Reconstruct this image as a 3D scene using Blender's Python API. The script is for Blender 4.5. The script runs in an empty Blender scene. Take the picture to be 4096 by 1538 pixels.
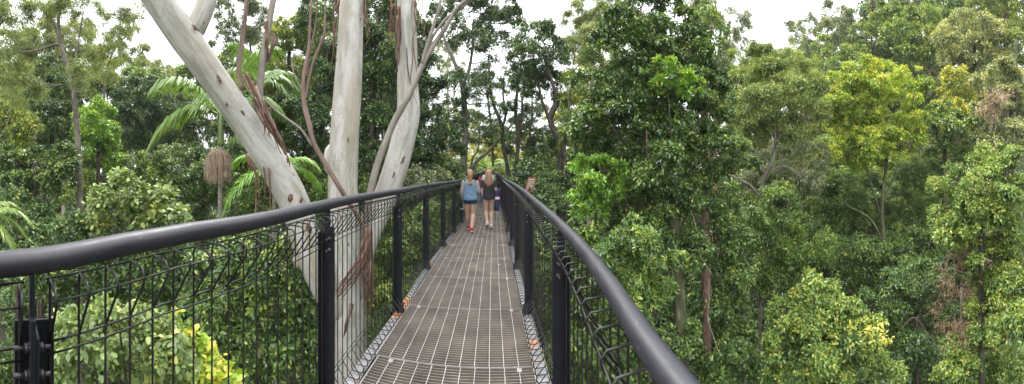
import bpy, math, random
import numpy as np
from mathutils import Vector, Matrix, Euler
PI = math.pi
sc = bpy.context.scene
COL = sc.collection
# ------------------------------------------------------------------ view geometry
# Eye 1.55 m above the walkway; the photograph is a cylindrical panorama of about 188 degrees.
EYE = 1.55
F = 1250.0                      # pixels per radian on the 4096 px photograph
AZ0 = (1970 - 2048) / F         # heading of the walkway
U = np.array([math.sin(AZ0), math.cos(AZ0), 0.0])
V = np.array([math.cos(AZ0), -math.sin(AZ0), 0.0])
UP = np.array([0.0, 0.0, 1.0])

def at(x, y, d):                # a point d metres away (level distance) in a given direction
    a = (x - 2048) / F
    return np.array([d * math.sin(a), d * math.cos(a), EYE + d * (698 - y) / F])
K = 4096 / 2575.0
def atS(x, y, d):
    return at(x * K, y * K, d)
def mpp(d):                     # metres per S pixel at distance d
    return d * K / F
def br(s, v, z=0.0):            # walkway frame: s along, v to the right
    return U * s + V * v + UP * z

def smooth(a, b, x):
    t = np.clip((x - a) / (b - a), 0, 1)
    return t * t * (3 - 2 * t)
def terrain(x, y):
    x = np.asarray(x, float); y = np.asarray(y, float)
    r = np.hypot(x, y); az = np.degrees(np.arctan2(x, y))
    z = -9.5 + 0 * x
    z = z + smooth(12, 25, y) * (1 - smooth(25, 50, np.abs(az))) * 8.6
    z = z + smooth(6, 40, -x) * 5.5
    q = x * 0.985 + y * 0.17
    hill = np.clip(q - 15, 0, None)
    hill = 26 * (1 - np.exp(-hill * 0.85 / 26)) + hill * 0.12
    z = z + hill * smooth(34, 68, az) * (1 - smooth(115, 150, az))
    z = z + smooth(30, 80, r) * 5
    z = z + 0.5 * np.sin(x * 0.37 + 1.3) * np.cos(y * 0.31) + 0.3 * np.sin(x * 0.9 + y * 0.7)
    z = np.where(np.hypot(x, y) < 5, np.minimum(z, -7.5), z)
    return z

# ------------------------------------------------------------------ objects
def link(o, parent=None):
    COL.objects.link(o)
    if parent is not None:
        o.parent = parent
    return o
def tag(o, label=None, cat=None, group=None, kind=None):
    if label: o['label'] = label
    if cat: o['category'] = cat
    if group: o['group'] = group
    if kind: o['kind'] = kind
    return o
def empty(name, loc, label, cat, group=None):
    o = bpy.data.objects.new(name, None)
    o.location = Vector(loc); o.empty_display_size = 0.2
    link(o)
    return tag(o, label, cat, group)

class MB:
    """collects shapes; build() links them as one mesh object"""
    def __init__(s):
        s.v = []; s.f = []; s.b = []; s.n = 0
    def add(s, v, f, bark=None):
        v = np.asarray(v, float).reshape(-1, 3)
        s.v.append(v)
        s.b.append(np.asarray(bark, float).reshape(-1, 3) if bark is not None else v * 1.0)
        s.f.extend([tuple(i + s.n for i in q) for q in f])
        s.n += len(v)
        return s
    def box(s, c, ax, ay, az):
        """box with centre c and half axes"""
        c, ax, ay, az = (np.asarray(q, float) for q in (c, ax, ay, az))
        v = [c + i * ax + j * ay + k * az for k in (-1, 1) for j in (-1, 1) for i in (-1, 1)]
        return s.add(v, [(0, 2, 3, 1), (4, 5, 7, 6), (0, 1, 5, 4), (2, 6, 7, 3), (0, 4, 6, 2), (1, 3, 7, 5)])
    def tube(s, pts, rad, n=8, cap=True, rough=0.0, rng=None, flat=None, up0=None):
        pts = np.asarray(pts, float); m = len(pts)
        rad = np.broadcast_to(np.asarray(rad, float), (m,)) if np.ndim(rad) < 2 else np.asarray(rad, float)
        t = np.gradient(pts, axis=0); t /= np.linalg.norm(t, axis=1)[:, None] + 1e-12
        e = np.asarray(up0, float) if up0 is not None else (np.array([1.0, 0, 0]) if abs(t[0][0]) < 0.8 else np.array([0, 1.0, 0]))
        L = np.concatenate([[0], np.cumsum(np.linalg.norm(np.diff(pts, axis=0), axis=1))])
        a = np.arange(n) * 2 * PI / n
        V_, B_ = [], []
        for i in range(m):
            e = e - t[i] * np.dot(e, t[i]); e /= np.linalg.norm(e) + 1e-12
            g = np.cross(t[i], e)
            if rad.ndim == 2: rx, ry = rad[i]
            else: rx = ry = rad[i]
            k = 1.0
            if rough and rng is not None:
                k = 1 + rough * (0.6 * np.sin(2 * a + L[i] * 1.7 + 1) + 0.5 * np.sin(3 * a - L[i] * 2.3) + 0.3 * rng.standard_normal(n))
            V_.append(pts[i] + (np.cos(a) * rx * k)[:, None] * e + (np.sin(a) * ry * k)[:, None] * g)
            B_.append(np.stack([np.cos(a) * rx, np.sin(a) * ry, np.full(n, L[i])], 1))
        f = []
        for i in range(m - 1):
            for j in range(n):
                k = (j + 1) % n
                f.append((i * n + j, i * n + k, (i + 1) * n + k, (i + 1) * n + j))
        if cap:
            f.append(tuple(range(n - 1, -1, -1))); f.append(tuple((m - 1) * n + j for j in range(n)))
        return s.add(np.concatenate(V_), f, np.concatenate(B_))
    def lathe(s, c, axis, prof, n=16):
        """profile = (along, radius) list"""
        axis = np.asarray(axis, float); axis /= np.linalg.norm(axis)
        return s.tube([np.asarray(c) + axis * p[0] for p in prof], [max(p[1], 1e-4) for p in prof], n)
    def build(s, name, mat, parent=None, origin=None, shade=True):
        v = np.concatenate(s.v)
        if origin is None:
            origin = np.array(parent.location) if parent is not None else np.zeros(3)
            if parent is not None and parent.parent is not None:
                origin = origin + np.array(parent.parent.location)
        me = bpy.data.meshes.new(name)
        me.from_pydata((v - origin).tolist(), [], s.f)
        at_ = me.attributes.new('bark', 'FLOAT_VECTOR', 'POINT')
        at_.data.foreach_set('vector', np.concatenate(s.b).astype(np.float32).ravel())
        if mat: me.materials.append(mat)
        if shade: me.polygons.foreach_set('use_smooth', np.ones(len(me.polygons), bool))
        o = bpy.data.objects.new(name, me)
        link(o, parent)
        if parent is None: o.location = Vector(origin)
        return o

def spline(pts, n):
    """Catmull-Rom resampling, chord-length"""
    p = np.asarray(pts, float)
    if len(p) == 2:
        return np.linspace(p[0], p[1], n)
    d = np.concatenate([[0], np.cumsum(np.linalg.norm(np.diff(p[:, :3], axis=0), axis=1) + 1e-9)])
    q = np.vstack([2 * p[0] - p[1], p, 2 * p[-1] - p[-2]])
    out = []
    for t in np.linspace(0, d[-1], n):
        i = min(int(np.searchsorted(d, t, 'right')) - 1, len(p) - 2)
        w = (t - d[i]) / (d[i + 1] - d[i] + 1e-12)
        a, b, c, e = q[i], q[i + 1], q[i + 2], q[i + 3]
        out.append(0.5 * (2 * b + (c - a) * w + (2 * a - 5 * b + 4 * c - e) * w * w + (3 * b - a - 3 * c + e) * w ** 3))
    return np.array(out)

# ------------------------------------------------------------------ materials
def new_mat(name):
    m = bpy.data.materials.new(name); m.use_nodes = True
    nt = m.node_tree; nt.nodes.clear()
    out = nt.nodes.new('ShaderNodeOutputMaterial')
    return m, nt, out
def N(nt, t, **kw):
    n = nt.nodes.new(t)
    for k, v in kw.items():
        if k in n.inputs: n.inputs[k].default_value = v
        else: setattr(n, k, v)
    return n
def ramp(nt, fac, stops, interp='LINEAR'):
    r = nt.nodes.new('ShaderNodeValToRGB'); r.color_ramp.interpolation = interp
    e = r.color_ramp.elements
    while len(e) < len(stops): e.new(0.5)
    for el, (p, c) in zip(e, stops):
        el.position = p; el.color = (*c, 1)
    nt.links.new(fac, r.inputs['Fac'])
    return r.outputs['Color']
def mixc(nt, fac, a, b, mode='MIX'):
    m = nt.nodes.new('ShaderNodeMix'); m.data_type = 'RGBA'; m.blend_type = mode
    for sock, val in ((m.inputs[0], fac), (m.inputs[6], a), (m.inputs[7], b)):
        if hasattr(val, 'is_linked'): nt.links.new(val, sock)
        else: sock.default_value = (*val, 1) if isinstance(val, tuple) else val
    return m.outputs[2]
def coords(nt, attr=None, scale=(1, 1, 1)):
    mp = nt.nodes.new('ShaderNodeMapping'); mp.inputs['Scale'].default_value = scale
    if attr:
        a = N(nt, 'ShaderNodeAttribute', attribute_name=attr); nt.links.new(a.outputs['Vector'], mp.inputs['Vector'])
    else:
        a = nt.nodes.new('ShaderNodeTexCoord'); nt.links.new(a.outputs['Object'], mp.inputs['Vector'])
    return mp.outputs['Vector']
def noise(nt, vec, scale, detail=4, rough=0.55, dist=0.0):
    n = N(nt, 'ShaderNodeTexNoise', Scale=scale, Detail=detail, Roughness=rough, Distortion=dist)
    nt.links.new(vec, n.inputs['Vector'])
    return n.outputs['Fac']
def bump(nt, h, strength=0.3, dist=0.01):
    b = N(nt, 'ShaderNodeBump', Strength=strength, Distance=dist); nt.links.new(h, b.inputs['Height'])
    return b.outputs['Normal']
def plain(name, col, rough=0.5, metal=0.0, var=0.25, scale=8.0, bumps=0.15, attr=None, sc3=(1, 1, 1), spec=0.5):
    """a painted/cloth/skin surface with mottling of its own"""
    m, nt, out = new_mat(name)
    v = coords(nt, attr, sc3)
    f = noise(nt, v, scale, 5)
    c = ramp(nt, f, [(0.3, tuple(x * (1 - var) for x in col)), (0.7, tuple(min(1, x * (1 + var)) for x in col))])
    p = N(nt, 'ShaderNodeBsdfPrincipled', Roughness=rough, Metallic=metal)
    p.inputs['Specular IOR Level'].default_value = spec
    nt.links.new(c, p.inputs['Base Color'])
    if bumps:
        nt.links.new(bump(nt, noise(nt, v, scale * 6, 3), bumps, 0.004), p.inputs['Normal'])
    nt.links.new(p.outputs[0], out.inputs[0])
    return m

LEAF = {}
def leaf_mat(name, stops, rough=0.42, trans=0.25, spec=0.45):
    m, nt, out = new_mat('leaf_' + name)
    a = N(nt, 'ShaderNodeAttribute', attribute_name='tone')
    stops = [(q, tuple(max(.004, 1.08 * x - .08 * (.3 * c_[0] + .6 * c_[1] + .1 * c_[2])) for x in c_)) for q, c_ in stops]
    stops = [(q, (c_[0] * 1.13, c_[1] * 1.02, c_[2] * .92)) for q, c_ in stops]
    c = ramp(nt, a.outputs['Fac'], stops)
    p = N(nt, 'ShaderNodeBsdfPrincipled', Roughness=rough)
    p.inputs['Specular IOR Level'].default_value = spec + .2
    nt.links.new(c, p.inputs['Base Color'])
    tr = nt.nodes.new('ShaderNodeBsdfTranslucent')
    tc = mixc(nt, 1.0, c, (1.0, 1.0, 0.6), 'MULTIPLY')
    nt.links.new(tc, tr.inputs['Color'])
    mx = N(nt, 'ShaderNodeMixShader'); mx.inputs[0].default_value = trans
    nt.links.new(p.outputs[0], mx.inputs[1]); nt.links.new(tr.outputs[0], mx.inputs[2])
    nt.links.new(mx.outputs[0], out.inputs[0])
    LEAF[name] = m
    return m
# old leaf -> mature leaf -> new growth
leaf_mat('dark',   [(0.0, (0.031, 0.056, 0.027)), (.45, (0.070, 0.140, 0.049)), (.8, (0.149, 0.263, 0.070)), (1, (0.330, 0.410, 0.110))], .36, .2)
leaf_mat('mid',    [(0.0, (0.049, 0.088, 0.035)), (.45, (0.109, 0.206, 0.062)), (.8, (0.227, 0.359, 0.088)), (1, (0.400, 0.460, 0.125))], .40, .25)
leaf_mat('yellow', [(0.0, (0.061, 0.101, 0.039)), (.45, (0.149, 0.245, 0.070)), (.75, (0.333, 0.438, 0.096)), (1, (0.600, 0.600, 0.158))], .42, .28)
leaf_mat('lime',   [(0.0, (0.079, 0.140, 0.043)), (.45, (0.210, 0.350, 0.079)), (.8, (0.403, 0.595, 0.096)), (1, (0.600, 0.600, 0.140))], .45, .32)
leaf_mat('olive',  [(0.0, (.060, .088, .034)), (.45, (.140, .215, .066)), (.8, (.25, .33, .095)), (1, (.38, .42, .14))], .5, .35)
leaf_mat('grey',   [(0.0, (0.070, 0.098, 0.062)), (.45, (0.150, 0.206, 0.119)), (.8, (0.280, 0.359, 0.184)), (1, (0.508, 0.542, 0.245))], .42, .25)
leaf_mat('pale',   [(0.0, (.080, .125, .055)), (.45, (.175, .270, .105)), (.8, (.29, .40, .15)), (1, (.46, .52, .17))], .45, .28)
leaf_mat('fresh',  [(0.0, (0.053, 0.109, 0.035)), (.45, (0.131, 0.280, 0.060)), (.8, (0.245, 0.473, 0.079)), (1, (0.438, 0.600, 0.122))], .36, .3)
leaf_mat('palm',   [(0.0, (0.070, 0.122, 0.049)), (.45, (0.131, 0.245, 0.070)), (.8, (0.280, 0.403, 0.105)), (1, (0.600, 0.600, 0.175))], .33, .3)
leaf_mat('straw',  [(0.0, (.16, .115, .07)), (.5, (.27, .21, .14)), (1, (.40, .33, .24))], .7, .1)

def bark_mat(name, stops, scale=3.0, stretch=0.35, rough=0.85, bmp=0.6, bdist=0.02):
    m, nt, out = new_mat(name)
    v = coords(nt, 'bark', (1, 1, stretch))
    f = noise(nt, v, scale, 7, 0.65)
    c = ramp(nt, f, stops)
    g = noise(nt, v, scale * 7, 5, 0.7)
    p = N(nt, 'ShaderNodeBsdfPrincipled', Roughness=rough)
    nt.links.new(c, p.inputs['Base Color'])
    nt.links.new(bump(nt, g, bmp, bdist), p.inputs['Normal'])
    nt.links.new(p.outputs[0], out.inputs[0])
    return m
B_DARK = bark_mat('bark_dark', [(.3, (.018, .014, .011)), (.5, (.055, .042, .032)), (.7, (.12, .105, .085))], 7)
B_GREY = bark_mat('bark_grey', [(.3, (.05, .042, .034)), (.5, (.13, .11, .09)), (.68, (.26, .235, .20))], 9)
B_MOSS = bark_mat('bark_moss', [(.3, (.022, .020, .014)), (.48, (.06, .066, .028)), (.6, (.10, .115, .045)), (.72, (.30, .29, .24))], 6)
B_RED = bark_mat('bark_red', [(.3, (.07, .042, .034)), (.5, (.19, .12, .095)), (.7, (.31, .22, .18))], 6, .25)
B_PALE = bark_mat('bark_pale', [(.3, (.17, .14, .11)), (.5, (.34, .29, .23)), (.7, (.50, .46, .40))], 5, .4)
B_PALM = bark_mat('bark_palm', [(.35, (.12, .11, .09)), (.6, (.27, .25, .21))], 5, 4.0, .8, .5)
B_STRIP = bark_mat('bark_strip', [(.3, (.04, .02, .013)), (.5, (.13, .062, .038)), (.72, (.29, .18, .12))], 9, .12, .8, .8)
B_TWIG = bark_mat('bark_twig', [(.3, (.10, .075, .05)), (.7, (.24, .19, .14))], 6)
# ------------------------------------------------------------------ foliage
def nrm(a):
    return a / (np.linalg.norm(a, axis=-1, keepdims=True) + 1e-9)
KIND = {  # leaves per sprig, aspect, droop, spread along the twig, side, rosette
    'vine':  dict(k=6, asp=.52, droop=.35, run=1.7, side=.85),
    'broad': dict(k=5, asp=.66, droop=.25, run=1.5, side=.9),
    'whorl': dict(k=8, asp=.30, droop=.05, run=.15, side=1.0),
    'gum':   dict(k=6, asp=.24, droop=.95, run=2.2, side=.5),
    'fine':  dict(k=8, asp=.34, droop=.15, run=2.4, side=.8),
    'feather': dict(k=9, asp=.20, droop=.55, run=3.2, side=.55),
}
def leaf_arrays(P, ax, ll, kind, tone, rng, oval=False):
    q = KIND[kind]; k = q['k']; n = len(P)
    e1 = nrm(np.cross(ax, rng.standard_normal((n, 3)))); e2 = np.cross(ax, e1)
    vs, ts = [], []
    for j in range(k):
        t = j / (k - 1)
        phi = j * 2.4 + rng.uniform(0, .8, n)
        side = np.cos(phi)[:, None] * e1 + np.sin(phi)[:, None] * e2
        l = ll * rng.uniform(.65, 1.25, n)[:, None] * (1 - .25 * abs(t - .5))
        pos = P + ax * (ll * q['run'] * (t - .5))
        d = nrm(ax * (.25 + .5 * t) + side * q['side'] - UP * q['droop'] + .25 * rng.standard_normal((n, 3)))
        nn = nrm(ax * .35 + UP * .9 + .45 * rng.standard_normal((n, 3)))
        w = nrm(np.cross(d, nn)); nn = np.cross(w, d)
        hw = l * q['asp'] * .5
        fold = nn * hw * .35
        tip = pos + d * l - nn * l * .14
        if oval:
            a1, a2 = pos + d * l * .26 + fold * .8, pos + d * l * .66 + fold * .7 - nn * l * .03
            vs.append(np.stack([pos, a1 + w * hw * .86, a2 + w * hw * .84, tip, a2 - w * hw * .84, a1 - w * hw * .86], 1))
        else:
            vs.append(np.stack([pos, pos + d * l * .48 + w * hw + fold, tip, pos + d * l * .48 - w * hw + fold], 1))
        ts.append(tone + .13 * rng.standard_normal(n) + (.16 if j == k - 1 else 0.0) * (tone > .4))
    return np.concatenate(vs), np.concatenate(ts)

def leaf_mesh(name, quads, tone, mat, parent, origin):
    n = len(quads)
    me = bpy.data.meshes.new(name)
    nv = quads.shape[1]
    me.vertices.add(n * nv); me.loops.add(n * nv); me.polygons.add(n)
    me.vertices.foreach_set('co', (quads.reshape(-1, 3) - origin).astype(np.float32).ravel())
    me.loops.foreach_set('vertex_index', np.arange(n * nv, dtype=np.int32))
    me.polygons.foreach_set('loop_start', np.arange(n, dtype=np.int32) * nv)
    me.update(calc_edges=True)
    a = me.attributes.new('tone', 'FLOAT', 'FACE')
    a.data.foreach_set('value', np.clip(tone, 0, 1).astype(np.float32))
    me.materials.append(mat)
    o = bpy.data.objects.new(name, me)
    return link(o, parent)

LEAVES = [0]
DENSE, SWELL = 2.5, 1.14
def crown_quads(blobs, ll, kind, cover, rng, tone0=.42, tips=.22, gap=.0, flatz=1.0, clumpy=1.0, oval=False):
    """blobs: (centre, (ra, rb, rc)) ellipsoids: each becomes many clumps of leafy twigs"""
    Q, T = [], []
    for C, R in blobs:
        R = np.array(R)
        rm = (R[0] * R[2]) ** .5
        m = int(np.clip(5 + 16 * clumpy * (rm / (ll * 9)), 7, 46))
        dirs = nrm(rng.standard_normal((m, 3)) * [1, 1, .9] + [0, 0, .22])
        cc = C + dirs * R * rng.uniform(.45, .95, m)[:, None]
        rc = rm * (3.0 / m) ** .5 * rng.uniform(.6, 1.25, m)
        view = nrm(C[None, :] - [0, 0, EYE])[0]
        area = PI * R[0] * R[2]
        q = KIND[kind]
        ns = DENSE * cover * area / (ll * ll * q['asp'] * .5 * q['k'])
        wgt = rc ** 2 * np.where((dirs @ view) > .35, .45, 1.0)
        if gap: wgt *= rng.uniform(0, 1, m) > gap
        cnt = np.maximum(1, ns * wgt / (wgt.sum() + 1e-9)).astype(int)
        idx = np.repeat(np.arange(m), cnt); n = len(idx)
        od = dirs[idx]
        sd = nrm(od * .6 + UP * .62 + rng.standard_normal((n, 3)) * .62)
        pos = cc[idx] + sd * [1, 1, .72 * flatz] * rc[idx][:, None] * rng.uniform(.45, 1.08, n)[:, None] ** .6
        ax = nrm(sd * .7 + UP * (.25 - KIND[kind]['droop'] * .9) + rng.standard_normal((n, 3)) * .4)
        ct = rng.normal(0, .09, m)[idx]
        top = np.clip(sd[:, 2], -1, 1)
        new = (rng.uniform(0, 1, n) < tips * (.25 + .75 * (top > .1))) * rng.uniform(.25, .55, n)
        tone = tone0 + ct + .08 * rng.standard_normal(n) + new
        a, b = leaf_arrays(pos, ax, ll * rng.uniform(.72, 1.28, m)[idx][:, None], kind, tone, rng, oval)
        Q.append(a); T.append(b)
    Q = np.concatenate(Q); T = np.concatenate(T)
    LEAVES[0] += len(Q)
    return Q, T

SEED = [11]
def plant(name, label, cat, D, blobs, pal='mid', kind='vine', ll=None, cover=2.6, trunk='auto', trunks=(), bark=None,
          tone=.42, tips=.2, gap=0.0, group=None, depth=1.0, limbs=True, crown='crown', clumpy=1.0, tw=None, dD=None):
    """one tree or shrub: blobs in (x, y, rx, ry) of the survey grid at distance D; trunks = lists of (x, y, width[, distance])"""
    SEED[0] += 1
    rng = np.random.default_rng(SEED[0] * 7919)
    bark = bark or B_DARK
    ll = ll or max(.085, .0095 * D)
    B = []
    for b in blobs:
        x, y, rx, ry = b[:4]
        d = D + (b[4] if len(b) > 4 else rng.uniform(-.08, .08) * D * depth)
        k = mpp(d)
        rb = min(rx, ry * 1.4, rx) * k * .9 * depth
        B.append((atS(x, y, d), (rx * k * SWELL, max(rb, .3), ry * k * SWELL)))
    # ellipsoid axes: turn to face around (radial axis = depth)
    cen = np.mean([b[0] for b in B], axis=0)
    if D > 10: ll *= .88 if D < 16 else .76
    base_xy = cen[:2].copy()
    TP = []
    for t in trunks:
        p = np.array([np.append(atS(q[0], q[1], q[3] if len(q) > 3 else D), q[2] * mpp(q[3] if len(q) > 3 else D) / 2) for q in t])
        TP.append(p)
    if TP:
        base_xy = TP[0][0][:2]
    gz = float(terrain(*base_xy))
    gz = min(gz, cen[2] - .6)
    base = np.array([base_xy[0], base_xy[1], gz])
    root = empty(name, base, label, cat, group)
    # crown: work in a frame whose y axis is the sight line
    Q, T = [], []
    for C, R in B:
        a = math.atan2(C[0], C[1]); ca, sa = math.cos(a), math.sin(a)
        q, t = crown_quads([(np.array([0, np.hypot(C[0], C[1]), C[2]]), R)], ll, kind, cover, rng, tone, tips, gap, 1.0, clumpy, D < 8.6)
        w = q.reshape(-1, 3)
        x = w[:, 0] * ca + w[:, 1] * sa
        y = -w[:, 0] * sa + w[:, 1] * ca
        Q.append(np.stack([x, y, w[:, 2]], 1).reshape(q.shape)); T.append(t)
    Q = np.concatenate(Q); T = np.concatenate(T)
    m = Q.mean(axis=1); s_, v_ = m @ U, m @ V          # pruned back from the walkway
    keep = ~((v_ > -1.22) & (v_ < .62) & (s_ > -2.5) & (s_ < 25) & (m[:, 2] > -.5) & (m[:, 2] < 3.0))
    leaf_mesh(crown, Q[keep], T[keep], LEAF[pal], root, base)
    # wood
    mb = MB(); got = False
    for i, p in enumerate(TP):
        if i == 0 and p[0][2] > gz:
            p = np.vstack([[p[0][0], p[0][1], gz - .3, p[0][3] * 1.35], p])
        s = spline(p, max(6, len(p) * 5))
        mb.tube(s[:, :3], np.maximum(s[:, 3], .004), 12 if s[0, 3] > .06 else 7, rough=.05, rng=rng); got = True
    tips_ = [p for p in TP]
    if trunk == 'auto' and not TP:
        top = cen + UP * .3
        r0 = tw or max(.05, .012 * D)
        p = np.array([[base[0], base[1], gz - .3], [base[0] + rng.normal(0, .2), base[1] + rng.normal(0, .2), gz + .5 * (top[2] - gz)], top])
        s = spline(p, 10)
        mb.tube(s, np.linspace(r0, r0 * .5, 10), 9, rough=.05, rng=rng); got = True
        TP = [np.hstack([s, np.linspace(r0, r0 * .5, 10)[:, None]])]
    if limbs and TP:
        allp = np.concatenate([spline(p, 12) for p in TP])
        for C, R in B:
            # a limb from the nearest wood below the clump
            dd = np.linalg.norm(allp[:, :3] - C, axis=1) + 2.5 * np.clip(allp[:, 2] - (C[2] - .1 * R[2]), 0, None)
            j = int(np.argmin(dd)); s0 = allp[j]
            r = min(s0[3] * .6, .012 * np.linalg.norm(C - s0[:3]) + .02)
            mid = (s0[:3] + C) / 2 + rng.normal(0, .12, 3) * np.linalg.norm(C - s0[:3]) - UP * .05
            s = spline([s0[:3], mid, C], 7)
            mb.tube(s, np.linspace(r, r * .45, 7), 6, rough=.04, rng=rng)
            for _ in range(5):
                d2 = nrm(rng.standard_normal(3) + [0, 0, .35]); e = C + d2 * R * rng.uniform(.5, .9)
                b0 = s[rng.integers(3, 7)]
                s2 = spline([b0, (b0 + e) / 2 + rng.normal(0, .1, 3) * R[0], e], 6)
                mb.tube(s2, np.linspace(r * .45, r * .12, 6), 5)
        got = True
    if got:
        mb.build('trunk' if trunk else 'stem', bark, root, base)
    return root

# ------------------------------------------------------------------ palms
def frond(root, base, tip_dir, length, droop, seed, pin=.55, pal='palm', n=46, name='frond', origin=None, lift=.5, tone=.45, hang=.35):
    """a feather leaf: arching midrib with two rows of leaflets"""
    rng = np.random.default_rng(seed)
    d = nrm(np.asarray(tip_dir, float))
    t = np.linspace(0, 1, 26)
    h = nrm(np.array([d[0], d[1], 0.0]))
    rise = d[2]
    pts = base + (h[None, :] * (t * length * (1 - .12 * t))[:, None]) + UP[None, :] * ((lift + rise) * t * length - (droop + lift) * length * t ** 2.1)[:, None]
    tan = nrm(np.gradient(pts, axis=0))
    side = nrm(np.cross(tan, UP)); nn = np.cross(side, tan)
    vs, fs, tn = [], [], []
    k = 0
    for i in range(n):
        u = .1 + .9 * (i / (n - 1)); f = u * 25; a = int(min(f, 24)); w = f - a
        p = pts[a] * (1 - w) + pts[a + 1] * w
        for sg in (-1, 1):
            L = pin * length * .36 * (math.sin(PI * (.12 + .86 * u)) ** .7) * rng.uniform(.85, 1.1)
            dd = nrm(side[a] * sg * .9 + tan[a] * (.45 + .5 * u) + nn[a] * .25 + rng.normal(0, .07, 3))
            wd = nrm(np.cross(dd, nn[a])) * L * .042 if False else tan[a] * max(.018, length * .0125)
            q = p + dd * L * .5; e = p + dd * L - UP * L * (hang + rng.uniform(0, .25)); q = q - UP * L * hang * .12
            vs += [p - wd * .5, p + wd * .5, q + wd, q - wd, e + wd * .15, e - wd * .15]
            fs += [(k, k + 1, k + 2, k + 3), (k + 3, k + 2, k + 4, k + 5)]; k += 6
            tv = tone + rng.normal(0, .09) + (.12 if rng.uniform() < .15 else 0)
            tn += [tv, tv + .06]
    # midrib
    mb = MB(); mb.tube(pts, np.linspace(.022, .005, 26) * max(1, length / 2.2), 6)
    for q in mb.f:
        fs.append(tuple(i + k for i in q)); tn.append(tone + .1)
    vs = np.vstack([np.array(vs), np.concatenate(mb.v)])
    o0 = np.array(root.location)
    me = bpy.data.meshes.new(name); me.from_pydata((vs - o0).tolist(), [], fs)
    a = me.attributes.new('tone', 'FLOAT', 'FACE'); a.data.foreach_set('value', np.clip(tn, 0, 1).astype(np.float32))
    me.materials.append(LEAF[pal])
    o = bpy.data.objects.new(name, me); link(o, root)
    return o
# ------------------------------------------------------------------ walkway
M_STEEL = plain('black_paint', (.024, .024, .030), .50, 0, .2, 5, .05, spec=.8)
def rail_mat():
    m, nt, out = new_mat('handrail_paint')
    v = coords(nt); vb = coords(nt, 'bark', (1, 1, .4))
    f = noise(nt, v, 4, 5); g = noise(nt, vb, 60, 4, .7)
    base = ramp(nt, f, [(.3, (.014, .014, .020)), (.7, (.025, .025, .034))])
    vo = N(nt, 'ShaderNodeTexVoronoi', Scale=26); nt.links.new(v, vo.inputs['Vector'])
    k = ramp(nt, vo.outputs['Distance'], [(.05, (.7, .7, .7)), (.11, (0, 0, 0))])
    c_ = mixc(nt, k, base, (.16, .155, .15))
    c_ = mixc(nt, ramp(nt, g, [(.62, (0, 0, 0)), (.78, (.4, .4, .4))]), c_, (.10, .10, .10))
    p = N(nt, 'ShaderNodeBsdfPrincipled'); p.inputs['Specular IOR Level'].default_value = .55
    nt.links.new(c_, p.inputs['Base Color'])
    r = ramp(nt, noise(nt, v, 14, 5, .65), [(.3, (.40, .40, .40)), (.7, (.56, .56, .56))]); nt.links.new(r, p.inputs['Roughness'])
    nt.links.new(bump(nt, noise(nt, v, 18, 3), .12, .004), p.inputs['Normal'])
    nt.links.new(p.outputs[0], out.inputs[0])
    return m
M_STEEL = rail_mat()
M_POST = plain('post_paint', (.008, .009, .013), .45, 0, .35, 7, .1, spec=.3)
def wire_mat():
    m, nt, out = new_mat('wire_paint')
    v = coords(nt)
    f = noise(nt, v, 3.5, 5, .6)
    c = ramp(nt, f, [(.45, (.010, .010, .012)), (.62, (.020, .021, .016)), (.78, (.050, .050, .032))])
    p = N(nt, 'ShaderNodeBsdfPrincipled', Roughness=.45); p.inputs['Specular IOR Level'].default_value = .35
    nt.links.new(c, p.inputs['Base Color']); nt.links.new(p.outputs[0], out.inputs[0])
    return m
M_WIRE = wire_mat()
M_BOLT = plain('bolt_steel', (.05, .05, .055), .4, .6, .3, 40, .1)
M_GRAT = plain('galvanised_crossbar', (.175, .150, .128), .6, .1, .35, 3.0, .1)
M_GRAL = plain('galvanised_bar', (.34, .325, .31), .5, .3, .2, 6.0, .1)
M_GRAE = plain('galvanised_end', (.25, .24, .23), .5, .3, .3, 6.0, .1)
M_CLIP = plain('zinc_clip', (.36, .35, .34), .4, .5, .2, 30, .1)
def beam_mat():
    m, nt, out = new_mat('edge_beam_rust')
    v = coords(nt)
    f = noise(nt, v, 1.1, 4, .6); g = noise(nt, v, 9, 6, .7)
    a = ramp(nt, g, [(.35, (.12, .12, .12)), (.6, (.25, .25, .255)), (.75, (.36, .36, .365))])
    b = ramp(nt, g, [(.35, (.26, .10, .04)), (.65, (.50, .23, .11))])
    k = ramp(nt, f, [(.545, (0, 0, 0)), (.60, (.9, .9, .9))])
    c = mixc(nt, k, a, b)
    p = N(nt, 'ShaderNodeBsdfPrincipled', Roughness=.7)
    nt.links.new(c, p.inputs['Base Color']); nt.links.new(p.outputs[0], out.inputs[0])
    return m
M_BEAM = beam_mat()

S_END = 22.0
def deckz(s):
    return 0.32 * smooth(9, 22, np.asarray(s, float))
def meas(pts):
    r = []
    for x, y, e in pts:
        d = e * F / (y - 698.0)
        p = at(x, y, d)
        r.append((p @ U, p @ V, p[2]))
    return r
RL = meas([(0, 1063, .235), (636, 949, .206), (1024, 887, .202), (1400, 799.6, .193), (1621, 761, .193), (1726, 740.6, .190), (1866, 718, .188)])
RR = meas([(2700, 1538, .385), (2500, 1230, .355), (2300, 960, .32), (2150, 815, .265), (2066, 745, .205), (2017, 716, .175)])
RL = [(-1.4, -.72, 1.30), (-.6, -.72, 1.31)] + RL + [(15.0, -1.0, 1.50), (S_END, -.85, 1.68)]
RR = [(-1.4, .24, 1.14), (-.4, .27, 1.15)] + RR + [(15.0, .38, 1.54), (S_END, .30, 1.70)]
def rail_fn(R):
    R = np.array(sorted(R))
    s = spline(R, 120)
    # light smoothing of the surveyed line
    ss = np.linspace(s[0, 0], s[-1, 0], 240)
    o = np.argsort(s[:, 0])
    v = np.interp(ss, s[o, 0], s[o, 1]); z = np.interp(ss, s[o, 0], s[o, 2])
    def f(q):
        return np.interp(q, ss, v), np.interp(q, ss, z)
    return f
FL, FR = rail_fn(RL), rail_fn(RR)
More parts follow.
